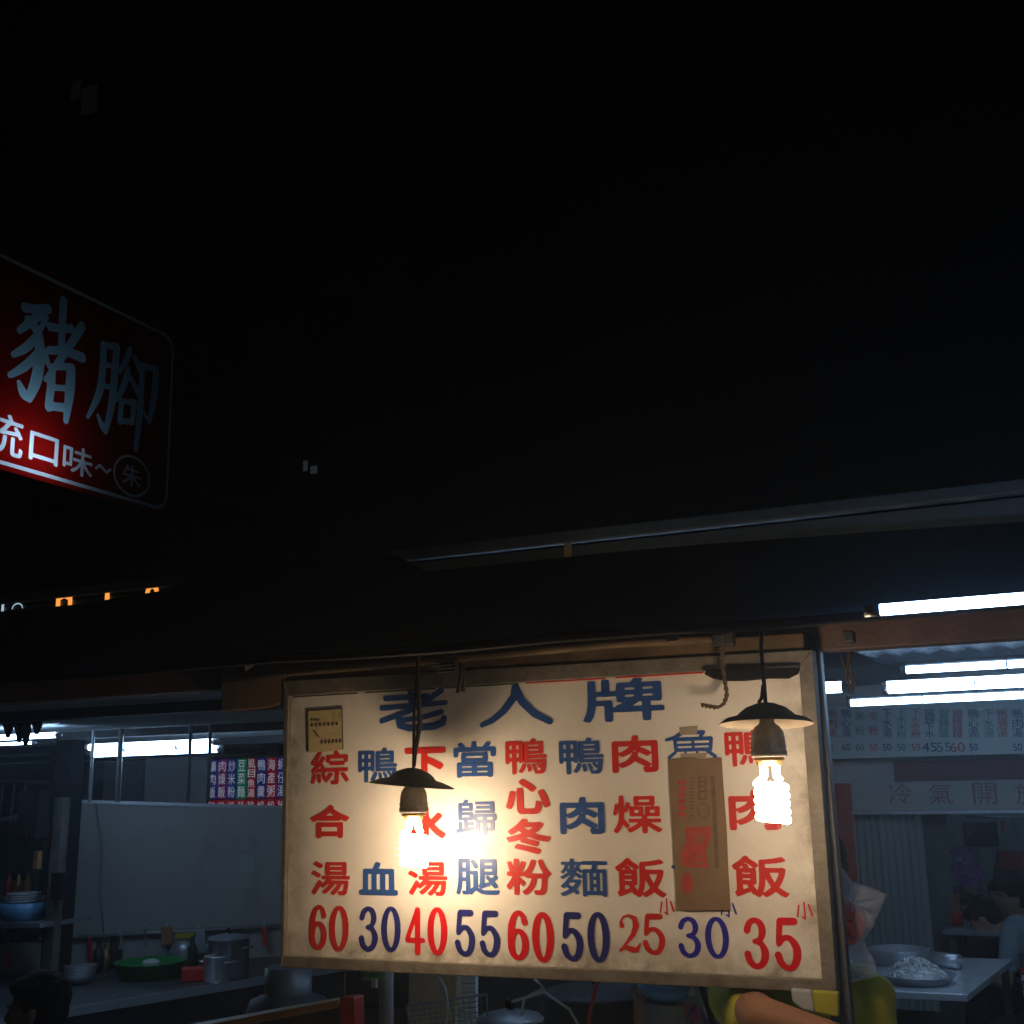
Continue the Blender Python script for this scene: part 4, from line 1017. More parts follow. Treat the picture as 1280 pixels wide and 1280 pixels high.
def stool(J, lb, m_='redpl', floor=.1):
    b = J['pelvis']+(J['fdir']*.03); zt = b.z-.118
    t = thing('stool', V(b.x, b.y, floor), lb, 'stool')
    MB().lathe([(0, zt-.03), (.15, zt-.03), (.16, zt-.02), (.155, zt), (0, zt)], V(b.x, b.y, 0), 20).build('seat', M[m_], t, smooth=False)
    for a in (45, 135, 225, 315):
        c, s_ = math.cos(math.radians(a)), math.sin(math.radians(a)); MB().tube([V(b.x+.11*c, b.y+.11*s_, zt-.02), V(b.x+.15*c, b.y+.15*s_, floor)], .014, 8).build('leg', M[m_], t)

PI = math.pi
# boy / man seated bottom left, profile facing left, head centre at (45,1255)
hL = atY(46, 1262, 3.45)
fac = math.atan2(-R_.y, -R_.x)+.10     # towards picture left
t, J = sitting('dark haired person seated at the bottom left corner, seen in profile facing left', hL, fac, 'tee_k', voxel=.008); stool(J, 'low stool under the person at the bottom left corner', 'redpl')
# worker behind the right edge of the menu board
hz = atY(1012, 1104, 2.68)
elb = atY(951, 1270, 2.36); wr = atY(1064, 1304, 2.34)
shR = V(hz.x-.15, 2.60, hz.z-.22)
arms = dict(shR=shR, elR=elb, wrR=wr, shL=V(hz.x+.09, 2.74, hz.z-.24), elL=V(hz.x+.10, 2.70, hz.z-.50), wrL=V(hz.x-.02, 2.58, hz.z-.53))
H = (hz.z-.1)/1.57*1.7
wk = standing('worker in yellow green shirt behind the right edge of the menu board, bare arm bent', hz.x-.01, 2.70, math.radians(250), 'tee_y', H=H, arms=arms, voxel=.0085, skinm='skin')
MB().prism([atY(x, y, 2.385) for x, y in [(988, 1236), (1014, 1238), (1018, 1266), (1002, 1262), (990, 1252)]], (0, .02, 0))  .build('sleeve_trim', M['grey'], wk, bevel=.004)  # shirt sleeve pieces added ahead of the shaded shirt to catch lamp light
MB().prism([atY(x, y, 2.387) for x, y in [(1014, 1238), (1048, 1240), (1048, 1272), (1018, 1266)]], (0, .02, 0)).build('sleeve_piece', mat('yellow_sleeve', (.28, .26, .025), .8), wk, bevel=.004)
# worker with floral clothing, only a patch visible below the board
standing('worker in patterned blouse mostly hidden behind the menu board', atY(893, 1260, 3.2).x, 3.2, math.radians(80), 'floral', H=1.62, voxel=.013)
# diners
h = atY(1203, 1139, 8.95)
t, J = sitting('dark haired diner in black facing the camera', h, math.radians(262), 'tee_k', voxel=.017); stool(J, 'stool of the diner in black')
h = atY(1231, 1148, 8.3)
t, J = sitting('diner in grey blue shirt bent low over a bowl, seen from the side', h, math.radians(172), 'tee_g', lean=.28, hpitch=.7, voxel=.015,
      arms=dict(neck=h+V(.07, 0, -.06), chest=h+V(.19, -.01, -.12), shL=h+V(.15, .15, -.08), shR=h+V(.15, -.17, -.08), elL=h+V(.10, .20, -.34), elR=h+V(.10, -.20, -.34), wrL=h+V(-.12, .10, -.31), wrR=h+V(-.12, -.08, -.31))); stool(J, 'stool of the bent over diner in grey blue')
h = atY(1266, 1122, 9.2)
t, J = sitting('diner in pale green shirt at the right edge behind the bent over one', h, math.radians(200), 'tee_l', lean=.1, voxel=.02); stool(J, 'stool of the diner in pale green')
h = atY(1168, 1112, 9.6)
t, J = sitting('diner in dark clothes left of the purple flowers, beside the strip curtain', h, math.radians(300), 'tee_k', voxel=.02); stool(J, 'stool of the diner beside the strip curtain')
h = atY(1250, 1120, 9.7)
t, J = sitting('dark haired diner seated furthest back between the other two right hand diners', h, math.radians(250), 'tee_k', voxel=.02); stool(J, 'stool of the furthest diner')

# ================================================================== PLASTIC BAG
YG = 2.60
bgT = thing('plastic_bag', atY(1068, 1225, YG), 'translucent plastic bag with pink contents hanging at the right edge of the menu board', 'bag')
def bagmesh(outline, Y, bulge, seed, n=10):
    """puffy closed form from a polygon, front and back bulged"""
    P = [atY(x, y, Y) for x, y in outline]; c = sum(P, Vector())/len(P); mb = MB(); rings = 12; vs = []; N = len(P)
    for side in (-1, 1):
        for k in range(rings):
            t = k/(rings-1); 
            for i, p in enumerate(P):
                q = p.lerp(c, t); a = bulge*math.sqrt(max(0, 1-(1-t)**2))
                ang = math.atan2(p.z-c.z, p.x-c.x)
                w_ = (.006*math.sin(ang*7+seed+3*noise.noise(V(p.x*20, p.z*20, seed)))*min(1, t*2.5)*(1-t)*3+noise.noise(V(q.x*34, q.z*34, seed))*.014+abs(noise.noise(V(q.x*80+q.z*40, q.z*30, seed+side)))*.010)*min(1, t*3)
                a *= 1+.5*noise.noise(V(q.x*25, q.z*25, seed+4)); vs.append(V(q.x+.004*noise.noise(V(q.z*60, q.x*40, 7)), q.y+side*a+w_, q.z))
    fs = []
    for s_ in range(2):
        o_ = s_*rings*N
        for k in range(rings-1):
            for i in range(N):
                q = (o_+k*N+i, o_+k*N+(i+1) % N, o_+(k+1)*N+(i+1) % N, o_+(k+1)*N+i); fs.append(q if s_ else tuple(reversed(q)))
    mb.add(vs, fs); return mb
def densify(pts, k=8):
    out = []
    for i in range(len(pts)):
        a, b = pts[i], pts[(i+1) % len(pts)]
        for j in range(k): out.append((a[0]+(b[0]-a[0])*j/k, a[1]+(b[1]-a[1])*j/k))
    return out
bagmesh(densify([(1030, 1066), (1044, 1076), (1056, 1090), (1064, 1102), (1085, 1108), (1110, 1118), (1102, 1134), (1092, 1156), (1082, 1176), (1060, 1184), (1036, 1188)]), YG, .030, 1).build('bag_film', M['bag'], bgT, smooth=True)
bagmesh(densify([(1042, 1128), (1052, 1116), (1062, 1126), (1080, 1146), (1082, 1164), (1070, 1180), (1040, 1184), (1044, 1160), (1046, 1140)], 5), YG-.004, .028, 5).build('contents', M['pinkbag'], bgT, smooth=True)
bagmesh(densify([(1036, 1180), (1082, 1176), (1094, 1204), (1098, 1220), (1072, 1226), (1046, 1232)]), YG+.02, .02, 9).build('bag_tail', M['bag'], bgT, smooth=True)
MB().tube([atY(1036, 1070, YG), atY(1030, 1000, YG-.1), V(atY(1030, 900, YG).x, YBe+.08, zb+.02)], .0018, 6).build('string', M['cord'], bgT)

# ================================================================== CLUTTER UNDER THE BOARD
# counter of the main stall, mostly unseen; pale top widened to bounce lamp light
ct = thing('stall_counter', V(-1.0, 3.05, .1), 'counter of the duck stall below the menu board, its unseen pale top bouncing lamp light', 'counter')
MB().box((-.95, 2.72, .84), (2.3, 1.3, .03)).build('counter_top', M['pale'], ct, bevel=.004); MB().box((-.95, 2.74, .46), (2.2, 1.2, .72)).build('cabinet', M['dullsteel'], ct)
# tan cardboard and blue-white sheet behind the left part
bk = MB(); bk.prism([atY(x, y, 3.3) for x, y in [(512, 1205), (572, 1205), (566, 1330), (508, 1330)]], (0, .03, 0)); tag(bk.build('carton_sheet', mat('pale_carton', (.66, .50, .32), .85, dark=(.25, .18, .1), dscale=9, damt=.5)), 'tan carton sheet standing behind the pipe post below the menu board', 'carton')
wp = thing('louvre_panel', atY(590, 1300, 3.35), 'blue white louvred panel next to the tan carton below the board', 'panel')
for k in range(20):
    a = atY(569, 1212+k*6, 3.34); b = atY(596, 1212+k*6, 3.34); MB().box((a+b)/2, ((b-a).length, .02, .0105), Matrix.Rotation(.5, 3, 'X')).build('slat', M['pale'], wp)
bsk = thing('wire_basket', atY(568, 1290, 3.0), 'dark wire basket leaning below the left lamp', 'basket')
pA = [(508, 1258), (608, 1243), (612, 1320), (520, 1330)]
c4 = [atY(x, y, 3.0) for x, y in pA]
mb = MB()
for k in range(15):
    t = k/14; mb.tube([c4[0].lerp(c4[1], t), c4[3].lerp(c4[2], t)], .0012, 5); 
for k in range(12):
    t = k/11; mb.tube([c4[0].lerp(c4[3], t), c4[1].lerp(c4[2], t)], .0012, 5)
o = mb.build('wire_grid', M['dullsteel'], bsk); o['kind'] = 'stuff'
MB().tube(c4+[c4[0]], .004, 6).build('rim', M['dullsteel'], bsk)
def pot(nm, c, r, h, lb, m_='steel', lid=True, cat='pot'):
    c = Vector(c); t = thing(nm, c, lb, cat)
    MB().lathe([(0, 0), (r*.97, 0), (r, .01), (r, h), (r*1.04, h+.002), (r*1.04, h+.008), (r*.98, h+.008), (r*.97, .02), (0, .02)], c, 36).build('pot_body', M[m_], t, smooth=True)
    for sg in (-1, 1): MB().tube([c+V(sg*r, -.03, h*.8), c+V(sg*(r+.03), -.025, h*.82), c+V(sg*(r+.03), .025, h*.82), c+V(sg*r, .03, h*.8)], .005, 6).build('handle', M[m_], t, smooth=True)
    if lid:
        MB().lathe([(r*1.02, h+.010), (r*.9, h+.018), (r*.3, h+.03), (0, h+.032)], c, 36).build('lid', M[m_], t, smooth=True); MB().ell(c+V(0, 0, h+.045), (.015, .015, .015)).build('lid_knob', M['black'], t, smooth=True)
    return t
p = atY(638, 1262, 3.05); pot('lidded_pot', V(p.x, p.y, .856), .085, p.z-.856-.03, 'small lidded steel pot on the counter below the left half of the board', 'dullsteel')
p = atY(745, 1245, 3.3); pot('stock_pot', V(p.x, p.y+.0, .856), .15, p.z-.856, 'big dark stock pot on the counter below the middle of the menu board', 'dark')
p = atY(838, 1232, 3.15)
bowl('blue_basin', V(p.x, p.y, p.z-.04), .09, .05, 'bluepl', 'pale blue basin just under the board above the patterned blouse', 'basin')
tag(MB().tube([V(p.x, p.y, .856), V(p.x, p.y, p.z-.038)], .07, 20).build('drum', M['dullsteel'], smooth=False), 'steel drum carrying the pale blue basin', 'drum')
strap([atY(548, 1222, 2.9), atY(556, 1235, 2.9), atY(560, 1262, 2.9), atY(554, 1300, 2.9)], .004, 'white cord dangling right of the pipe post', 'dangling_cord', 'cord', 'white')
strap([atY(668, 1224, 2.9), atY(680, 1235, 2.9), atY(655, 1248, 2.9), atY(652, 1270, 2.9)], .004, 'white cable looping above the lidded pot', 'looping_cable', 'cable', 'white')
strap([atY(640, 1252, 2.92), atY(680, 1240, 2.92), atY(712, 1262, 2.92), atY(728, 1290, 2.92)], .0035, 'pale cable crossing right of the lidded pot', 'crossing_cable', 'cable', 'white')
strap([atY(746, 1226, 3.0), atY(740, 1255, 3.0), atY(732, 1300, 3.0)], .005, 'orange hose hanging against the dark stock pot', 'orange_hose', 'hose', 'redpl')
strap([atY(876, 1228, 2.75), atY(886, 1260, 2.75), atY(896, 1300, 2.75)], .008, 'black strap slanting across the patterned blouse', 'black_strap', 'strap', 'black')
strap([atY(912, 1232, 2.8), atY(906, 1250, 2.8), atY(918, 1275, 2.8)], .004, 'pink cord hanging beside the patterned blouse', 'pink_cord', 'cord', 'pinkbag')
tag(MB().lathe([(0, 0), (.028, 0), (.03, .02), (.012, .03), (.012, .05), (0, .05)], atY(466, 1224, YB+.12), 16).build('green_bottle_cap', M['greenpl'], smooth=True), 'small green bottle cap hanging by the pipe post under the frame', 'bottle cap')  # green bottle cap, alone without its bottle
tag(MB().box(atY(468, 1229, YB+.1), (.012, .01, .02)).build('white_clip', M['white']), 'small white clip on the pipe post', 'clip')
c = atY(477, 1228, YB+.1)
# wooden plank counter edge with red end block, lower left centre
A1 = atZ(250, 1290, 1.02); B1 = atZ(425, 1246, 1.02)
A1 = atY(230, 1290, 2.65); B1 = atY(426, 1248, 2.75); A1.z = B1.z = (A1.z+B1.z)/2-.0
pk = thing('serving_ledge', (A1+B1)/2-V(0, 0, .3), 'orange brown wooden ledge running into the bottom edge left of the menu board', 'ledge')
mb = MB(); mb.prism([atY(240, 1284, 2.6), atY(423, 1250, 2.7), atY(425, 1246.5, 2.85), atY(225, 1282, 2.75)], (0, 0, -.018)); mb.build('plank', M['plank'], pk, bevel=.002)
mb = MB(); mb.prism([atY(240, 1290, 2.62), atY(423, 1256, 2.72), atY(425, 1320, 2.72), atY(242, 1360, 2.62)], (0, .03, 0)); mb.build('front_board', M['dark'], pk)
rb = MB().prism([atY(x, y, 2.7) for x, y in [(424, 1247), (442, 1247), (444, 1330), (426, 1330)]], (0, .05, 0)); tag(rb.build('red_block', M['redpl'], bevel=.003), 'red block at the right end of the wooden ledge', 'box')
pg = atY(360, 1245, 3.4)
gc = thing('gas_cylinder', V(pg.x, 3.4, .1), 'grey blue gas cylinder in the dark left of the menu board bottom', 'gas cylinder')
zt_ = atY(360, 1212, 3.4).z
MB().lathe([(0, 0), (.13, 0), (.14, .03), (.14, zt_-.24), (.12, zt_-.19), (.05, zt_-.16), (.04, zt_-.1), (0, zt_-.1)], V(pg.x, 3.4, .1), 28).build('cylinder_body', mat('gas_grey', (.06, .07, .08), .5), gc, smooth=True)
MB().lathe([(.075, zt_-.18), (.075, zt_-.09), (.07, zt_-.09), (.07, zt_-.18)], V(pg.x, 3.4, .1), 20).build('collar', M['dullsteel'], gc, smooth=True)

# ================================================================== LEFT STALL
# angled partition
PA = atY(88, 1003, 5.4); PB = atY(358, 1015, 6.25)
zr = atY(80, 1170, 5.4).z; zr2 = atY(356, 1156, 6.25).z; zt0 = atY(88, 1003, 5.4).z; zt1 = atY(358, 1015, 6.25).z
print('partition', PA, PB, zr, zr2, zt0, zt1)
pn = V(PB.x-PA.x, PB.y-PA.y, 0).normalized(); pnn = V(-pn.y, pn.x, 0)   # pnn away from camera
if pnn.y < 0: pnn = -pnn
def pp(t, z, d=0): p = PA.lerp(PB, t); return V(p.x, p.y, z)-pnn*d
zr = (zr+zr2)/2
M['part'] = mat('worn_partition', (.29, .275, .26), .6, var=.10, scale=2.2, dark=(.13, .115, .10), dscale=1.8, damt=.75, streak=4, bump=.08, bscale=6)
pt = thing('stall_partition', pp(.5, zr), 'large blank white partition panel of the left stall', 'partition')
mb = MB(); mb.prism([pp(0, zr), pp(1.25, zr), pp(1.25, zt1), pp(0, zt0)], pnn*.03); mb.build('panel', M['part'], pt)
MB().beam(pp(-.02, zt0+.008), pp(1.25, zt1+.008), .04, .02).build('top_rail', M['galv'], pt)
MB().tube([pp(-.1, zr-.005, .03), pp(1.25, zr-.005, .03)], .012, 8).build('pipe_rail', M['dullsteel'], pt, smooth=True)
ZC = .80
lw = MB(); lw.prism([pp(-.5, .1), pp(1.3, .1), pp(1.3, zr-.02), pp(-.5, zr-.02)], pnn*.03)
tag(lw.build('lower_wall', M['part']), 'pale low wall behind the left counter with tools hanging over it', 'wall')
# upper frame poles
for i, (px, y0) in enumerate([(147, 880), (235, 880), (260, 885), (112, 880)]):
    Yp = 4.3; a = atY(px, 1003, Yp); tag(MB().tube([V(a.x, Yp, a.z-.0), V(a.x, Yp, 2.04)], .008 if i else .012, 8).build('thin_pole', M['dullsteel']),
        ['thin metal pole left of the long tube light', 'thin metal pole at the right of the pale grey panel', 'rightmost thin pole beside the coloured menu', 'thin metal pole closest to the dark post'][i], 'pole')
# roof sheet
lc = corr('stall_roof', (-10, 2.56, 2.055), (-10, 9.0, 2.055), (-1.78, 2.56, 2.055), mat('pale_roof_sheet', (.55, .60, .62), .5, .1), n=260, amp=.010, per=4)
tag(lc, 'pale corrugated roof sheet over the left stall, lit by its tube lights', 'roof')
for k, y in enumerate([3.2, 4.4, 5.6, 7.0]):
    tag(MB().box((-5.9, y, 2.025), (8.2, .05, .035)).build('roof_purlin', M['dark']), ['nearest', 'second nearest', 'third', 'farthest'][k]+' dark purlin under the left stall roof', 'purlin')
# back wall + pale panels
YK = 8.6
bwl = MB().box((-7.3, YK, 1.25), (13, .08, 2.5)).build('stall_back_wall', mat('grey_green_wall', (.10, .13, .13), .7, dark=(.04, .05, .05), dscale=3, damt=.6)); tag(bwl, 'grey green back wall of the left stall', 'wall')
for (x0, y0, x1, y1, lb, m_) in [(182, 948, 233, 1010, 'wide pale cabinet panel above the partition', 'white'), (238, 950, 256, 1010, 'narrow pale cabinet panel beside the coloured menu', 'white'), (130, 952, 176, 1006, 'dark cabinet above the partition left of the pale panels', 'grey')]:
    a = atY(x0, y0, 6.9); b = atY(x1, y1, 6.9); tag(MB().box((a+b)/2+V(0, .15, 0), (b.x-a.x, .3, a.z-b.z)).build('wall_cabinet', M['pale'] if m_ == 'white' else M[m_], bevel=.004), lb, 'cabinet')
# coloured menu
YQ = 6.3
cm = thing('coloured_menu', atY(310, 1012, YQ), 'small glowing menu with white characters on coloured stripes above the partition', 'menu board')
xa = atY(258, 980, YQ).x; xb = atY(357, 980, YQ).x; zA = atY(300, 947, YQ).z; zB = atY(300, 1013, YQ).z
cpn = Plane((xa, YQ, zB), V(1, 0, 0), V(0, 0, 1)); wc = (xb-xa)/8
MB().box(((xa+xb)/2, YQ+.03, (zA+zB)/2), (xb-xa+.02, .03, zA-zB+.02)).build('case', M['dark'], cm)
def lit(nm, c, s=.35): return emit(nm, c, s*.62)
cc = {'b': lit('menu_blue_glow', (.02, .04, .35), .25), 'p': lit('menu_purple_glow', (.20, .02, .20), .3), 'g': lit('menu_green_glow', (.0, .25, .12), .35), 'r': lit('menu_red_glow', (.4, .01, .03), .3), 'k': lit('menu_dark_glow', (.02, .02, .05), .3), 'w': lit('menu_white_glow', (.7, .8, 1), .45)}
for i, (tx, c_, pz) in enumerate([('爌肉飯', 'b', '50'), ('肉燥飯', 'p', '30'), ('炒米粉', 'b', '30'), ('豆菜麵', 'g', '35'), ('虱目魚湯', 'r', '50'), ('鴨肉羹', 'b', '60'), ('海產粥', 'r', '60'), ('蚵仔湯', 'b', '50')]):
    H_ = zA-zB; gap = .25*wc*(1 if i > 4 else 0)*0
    MB().box((xa+wc*(i+.5), YQ+.013, zB+H_*.60), (wc*(.96 if i != 4 else .80), .004, H_*.76)).build('stripe', cc[c_], cm)
    MB().box((xa+wc*(i+.5), YQ+.013, zB+H_*.11), (wc*.96, .004, H_*.18)).build('price_stripe', cc['r'], cm)
    for j, ch in enumerate(tx):
        n = len(tx); small_text(cpn, ch, wc*(i+.5), H_*(.97-(j+.5)*.74/n), H_*.62/n, wc*.72, cc['w'], cm, d=-.008)
    small_text(cpn, pz, wc*(i+.5), H_*.11, H_*.10, wc*.6, cc['w'], cm, name='price', d=-.008)
# dark posts on the left
a = atY(89, 900, 5.0); b = atY(60, 1200, 5.0)
tag(MB().beam(V(a.x+.01, 5.0, 2.04), V(a.x-.02, 5.0, .1), .10, .115).build('stall_post', M['black'], bevel=.004), 'thick dark steel post at the left end of the white partition', 'post')
a = atY(62, 1200, 4.9)
tag(MB().beam(V(atY(78, 1000, 4.92).x, 4.92, 1.74), V(atY(60, 1200, 4.92).x, 4.92, .1), .05, .07).build('clad_post', mat('taped_post', (.09, .08, .072), .7, var=.4, scale=12), bevel=.004), 'scuffed grey lower post wrapped in tape beside the white partition', 'post')
tag(MB().box(atY(75, 1107, 4.86), (.07, .06, .13)).build('switch_box', M['black'], bevel=.006), 'black switch box on the scuffed post', 'switch box')
tag(MB().box(atY(42, 1018, 4.8), (.14, .08, .24)).build('meter_box', M['black'], bevel=.006), 'dark meter box left of the thick dark post', 'meter box')
# far left kitchen niche
tw = MB().prism([atY(x, y, 6.6) for x, y in [(-120, 1042), (54, 1042), (48, 1160), (-120, 1160)]], (0, .05, 0)); tag(tw.build('teal_panel', M['teal']), 'dim teal wall panel at the far left edge', 'panel')
sh = thing('wall_shelf', atY(10, 1038, 6.0), 'wall shelf above the teal panel at the left edge', 'shelf')
mb = MB(); mb.prism([atY(x, y, 6.2) for x, y in [(-80, 1030), (46, 1034), (46, 1040), (-80, 1040)]], (0, .3, 0)); mb.build('board', M['dullsteel'], sh)
strapp = MB().tube([atY(-10, 1026, 5.9), atY(12, 1023, 5.9), atY(22, 1021, 5.9)], .02, 8, flat=.4).build('white_bundle', M['white'], smooth=True); tag(strapp, 'pale rolled bundle on the wall shelf at the left edge', 'bundle')
mb = MB(); mb.prism([atY(x, y, 6.5) for x, y in [(-80, 971), (56, 975), (56, 980), (-80, 976)]], (0, .05, 0)); tag(mb.build('wall_rail', M['galv']), 'pale rail across the wall at the far left', 'rail')
for k, px in enumerate([4, 18, 32]):
    tag(MB().tube([atY(px, 980, 6.45), atY(px-6, 1032, 6.45)], .008, 6).build('slanting_rod', M['dullsteel']), ['leftmost', 'middle', 'rightmost'][k]+' of three slanting rods under the pale rail at the far left', 'rod')
strap([atY(32, 1040, 4.75), atY(34, 1058, 4.75), atY(44, 1062, 4.75), atY(52, 1050, 4.75)], .005, 'black cable loop under the meter box', m_='black')
tag(MB().box(atY(47, 1075, 4.85), (.03, .03, .09)).build('wooden_block', M['plank']), 'small wooden block hanging by the dark post', 'block')
# counter
E0 = atZ(62, 1263, ZC); E1 = atZ(218, 1238, ZC); dE = (E1-E0).normalized()
print('counter', E0, E1)
LC = thing('side_counter', E0.lerp(E1, .5)-V(0, 0, ZC-.1), 'steel topped side counter below the white partition', 'counter')
f0 = E0-dE*1.6; f1 = E1+dE*1.1; dep = pnn*0.9
def cl(p):   # project to partition front line
    base = pp(0, ZC, .02); d = (base-p).dot(pnn); return p+pnn*d
mb = MB(); mb.prism([f0, f1, cl(f1), cl(f0)], (0, 0, -.025)); mb.build('counter_top', mat('worn_counter_top', (.085, .09, .095), .4, .4, var=.35, scale=7, dark=(.03, .03, .03), dscale=4, damt=.6, bump=.1, bscale=20), LC)
MB().beam(f0+V(0, 0, -.02)-pnn*.008, f1+V(0, 0, -.02)-pnn*.008, .012, .04).build('edge_strip', M['steel'], LC)
mb = MB(); mb.prism([f0+V(0, 0, -.03)+pnn*.03, f1+V(0, 0, -.03)+pnn*.03, V(f1.x, f1.y, .1)+pnn*.03, V(f0.x, f0.y, .1)+pnn*.03], pnn*.03); mb.build('front_panel', M['dark'], LC)
def onC(px, py): return atZ(px, py, ZC+.001)
# green basin
c = onC(188, 1222); k = (onC(230, 1224)-onC(146, 1224)).length/2
t = thing('green_basin', c, 'wide green plastic basin on the side counter', 'basin')
MB().lathe([(0, .002), (k*.85, .002), (k*.98, .075), (k*1.03, .08), (k*1.03, .086), (k*.95, .086), (k*.75, .012), (0, .012)], c, 40).build('basin_body', M['greenpl'], t, smooth=True)
MB().ell(c+V(.0, 0, .075), (.05, .04, .02)).build('cloth', M['white'], t, smooth=True)
c = onC(204, 1206)+pnn*.12
tag(MB().box(V(c.x, c.y, ZC+.11), (.10, .09, .21), Matrix.Rotation(.7, 3, 'Z')).build('blue_tub', M['bluepl'], bevel=.01), 'pale blue tub standing behind the green basin', 'tub')
c = onC(228, 1208)+pnn*.05
tag(MB().ell(V(c.x, c.y, ZC+.075), (.075, .06, .07)).build('plastic_parcel', M['tubecap'], smooth=True), 'grey plastic parcel between the blue tub and the steel pot', 'parcel')
tag(MB().box(V(c.x+.02, c.y, ZC+.16), (.11, .06, .03), Matrix.Rotation(.4, 3, 'Z')).build('yellow_sponge', mat('yellow_foam', (.35, .27, .04), .9), bevel=.006), 'yellow sponge lying on the grey parcel', 'sponge')
c = onC(244, 1226); tag(MB().box(V(c.x, c.y, ZC+.035), (.14, .10, .065), Matrix.Rotation(.7, 3, 'Z')).build('red_box', M['redpl'], bevel=.006), 'red box between the green basin and the steel cup', 'box')
c = onC(285, 1222); pot('tall_pot', c, .105, .19, 'tall steel stock pot at the right end of the side counter', 'dullsteel')
c = onC(268, 1223)-pnn*.12; pot('steel_cup', c, .065, .12, 'small steel cup in front of the tall pot', 'steel', lid=False, cat='cup')
c = onC(142, 1210); t = thing('dark_bottle_rack', c, 'small dark utensil holder left of the green basin', 'utensil holder')
MB().box(V(c.x, c.y, ZC+.05), (.07, .06, .10)).build('holder_box', M['dark'], t, bevel=.004)
for k in range(4): MB().tube([V(c.x-.02+k*.014, c.y, ZC+.08), V(c.x-.03+k*.02, c.y, ZC+.17)], .004, 6).build('utensil', M['black'], t)
# tools hanging on the pipe rail
def hang(px, y0, y1, w_, m_, nm, lb, cat):
    n = V(0, 0, 0); a = atP(px, y0, pp(0, 1, .05), pnn); b = atP(px+(y1-y0)*.06, y1, pp(0, 1, .05), pnn)
    o = thing(nm, b, lb, cat); MB().beam(a, b, .012, w_).build('blade', M[m_], o, bevel=.003); MB().tube([a+V(0, 0, .0), a+V(0, 0, .03)], .003, 6).build('hook', M['steel'], o)
hang(112, 1172, 1205, .022, 'redpl', 'hanging_spatula', 'red handled tool hanging from the rail over the side counter', 'tool')
hang(10, 1182, 1211, .03, 'redpl', 'hanging_spatula', 'red handled tool hanging at the far left edge', 'tool')
hang(208, 1158, 1180, .065, 'plank', 'hanging_board', 'brown wooden board hanging from the rail above the blue tub', 'board')
hang(181, 1158, 1184, .012, 'dullsteel', 'hanging_ladle', 'thin steel ladle hanging left of the wooden board', 'ladle')
strap([atP(82, 1185, pp(0, 1, .1), pnn), atP(88, 1190, pp(0, 1, .1), pnn), atP(82, 1198, pp(0, 1, .1), pnn), atP(77, 1190, pp(0, 1, .1), pnn), atP(82, 1185, pp(0, 1, .1), pnn)], .004, 'black cable loop beside the scuffed post', m_='black')
# more clutter on and over the side counter
def bottle(c, r, h, m_, lb, grp='bottles on the side counter'):
    tag(MB().lathe([(0, 0), (r, 0), (r*1.02, h*.6), (r*.45, h*.78), (r*.45, h*.93), (r*.5, h*.94), (r*.5, h), (0, h)], c, 16).build('bottle', M[m_], smooth=True), lb, 'bottle', grp)
bottle(onC(122, 1216), .028, .17, 'dark', 'dark sauce bottle nearest the scuffed post on the side counter')
bottle(onC(131, 1213), .025, .14, 'brass', 'amber sauce bottle between the dark one and the utensil holder')
bottle(onC(240, 1208), .026, .16, 'dark', 'dark bottle standing behind the red box near the tall pot')
t = thing('bowl_stack', onC(98, 1230), 'short stack of steel bowls on the near end of the side counter', 'bowls')
for k in range(4): MB().lathe([(0, .004), (.05, .004), (.085, .05), (.082, .05), (0, .012)], onC(98, 1230)+V(.003*k, 0, .014*k), 24).build('bowl', M['dullsteel'], t, smooth=True)
hang(248, 1161, 1192, .07, 'grey', 'hanging_cloth', 'grey cloth hanging from the rail behind the dark bottle', 'cloth')
hang(150, 1168, 1190, .03, 'dullsteel', 'hanging_strainer', 'small strainer hanging between the red tool and the ladle', 'strainer')
hang(330, 1158, 1182, .03, 'redpl', 'hanging_spatula', 'red handled tool hanging next to the left edge of the menu board', 'tool')
strap([atP(120, 1004, pp(0, 1, .03), pnn), atP(128, 1060, pp(0, 1, .03), pnn), atP(124, 1110, pp(0, 1, .03), pnn), atP(130, 1168, pp(0, 1, .03), pnn)], .003, 'thin cable running down the face of the white partition', 'wall_cable', 'cable', 'dullsteel')
tag(MB().prism([atP(x, y, pp(0, 1, .012), pnn) for x, y in [(300, 1068), (318, 1069), (318, 1090), (300, 1089)]], pnn*.003).build('faded_notice', M['grey']), 'small faded grey notice on the right part of the partition', 'notice')
# bowls and bottles in far left niche
c = atY(28, 1145, 4.9); t = thing('dish_pile', c, 'pile of white dishes in a blue tub at the left edge', 'dishes')
MB().lathe([(0, 0), (.10, 0), (.13, .09), (.12, .09), (0, .02)], c+V(0, 0, -.02), 24).build('tub', M['bluepl'], t, smooth=True)
for k in range(4): MB().lathe([(0, .01), (.05, .012), (.09, .03), (.085, .032), (0, .018)], c+V(.02*random.uniform(-1, 1), 0, .05+k*.012), 20).build('dish', M['white'], t, smooth=True)
sh2 = MB(); sh2.prism([atY(x, y, 4.8) for x, y in [(-80, 1152), (50, 1154), (50, 1160), (-80, 1160)]], (0, .35, 0)); tag(sh2.build('low_shelf', M['dullsteel']), 'steel shelf carrying the pile of dishes at the left edge', 'shelf')
for k, (px, m_) in enumerate([(10, 'redpl'), (22, 'brass'), (33, 'plank')]):
    c = atY(px, 1120, 5.2); tag(MB().lathe([(0, 0), (.022, 0), (.024, .07), (.01, .10), (.01, .12), (0, .12)], c, 14).build('sauce_bottle', M[m_], smooth=True), ['red sauce bottle', 'amber sauce bottle', 'brown sauce bottle'][k]+' on the narrow ledge below the teal panel', 'bottle', 'sauce bottles')
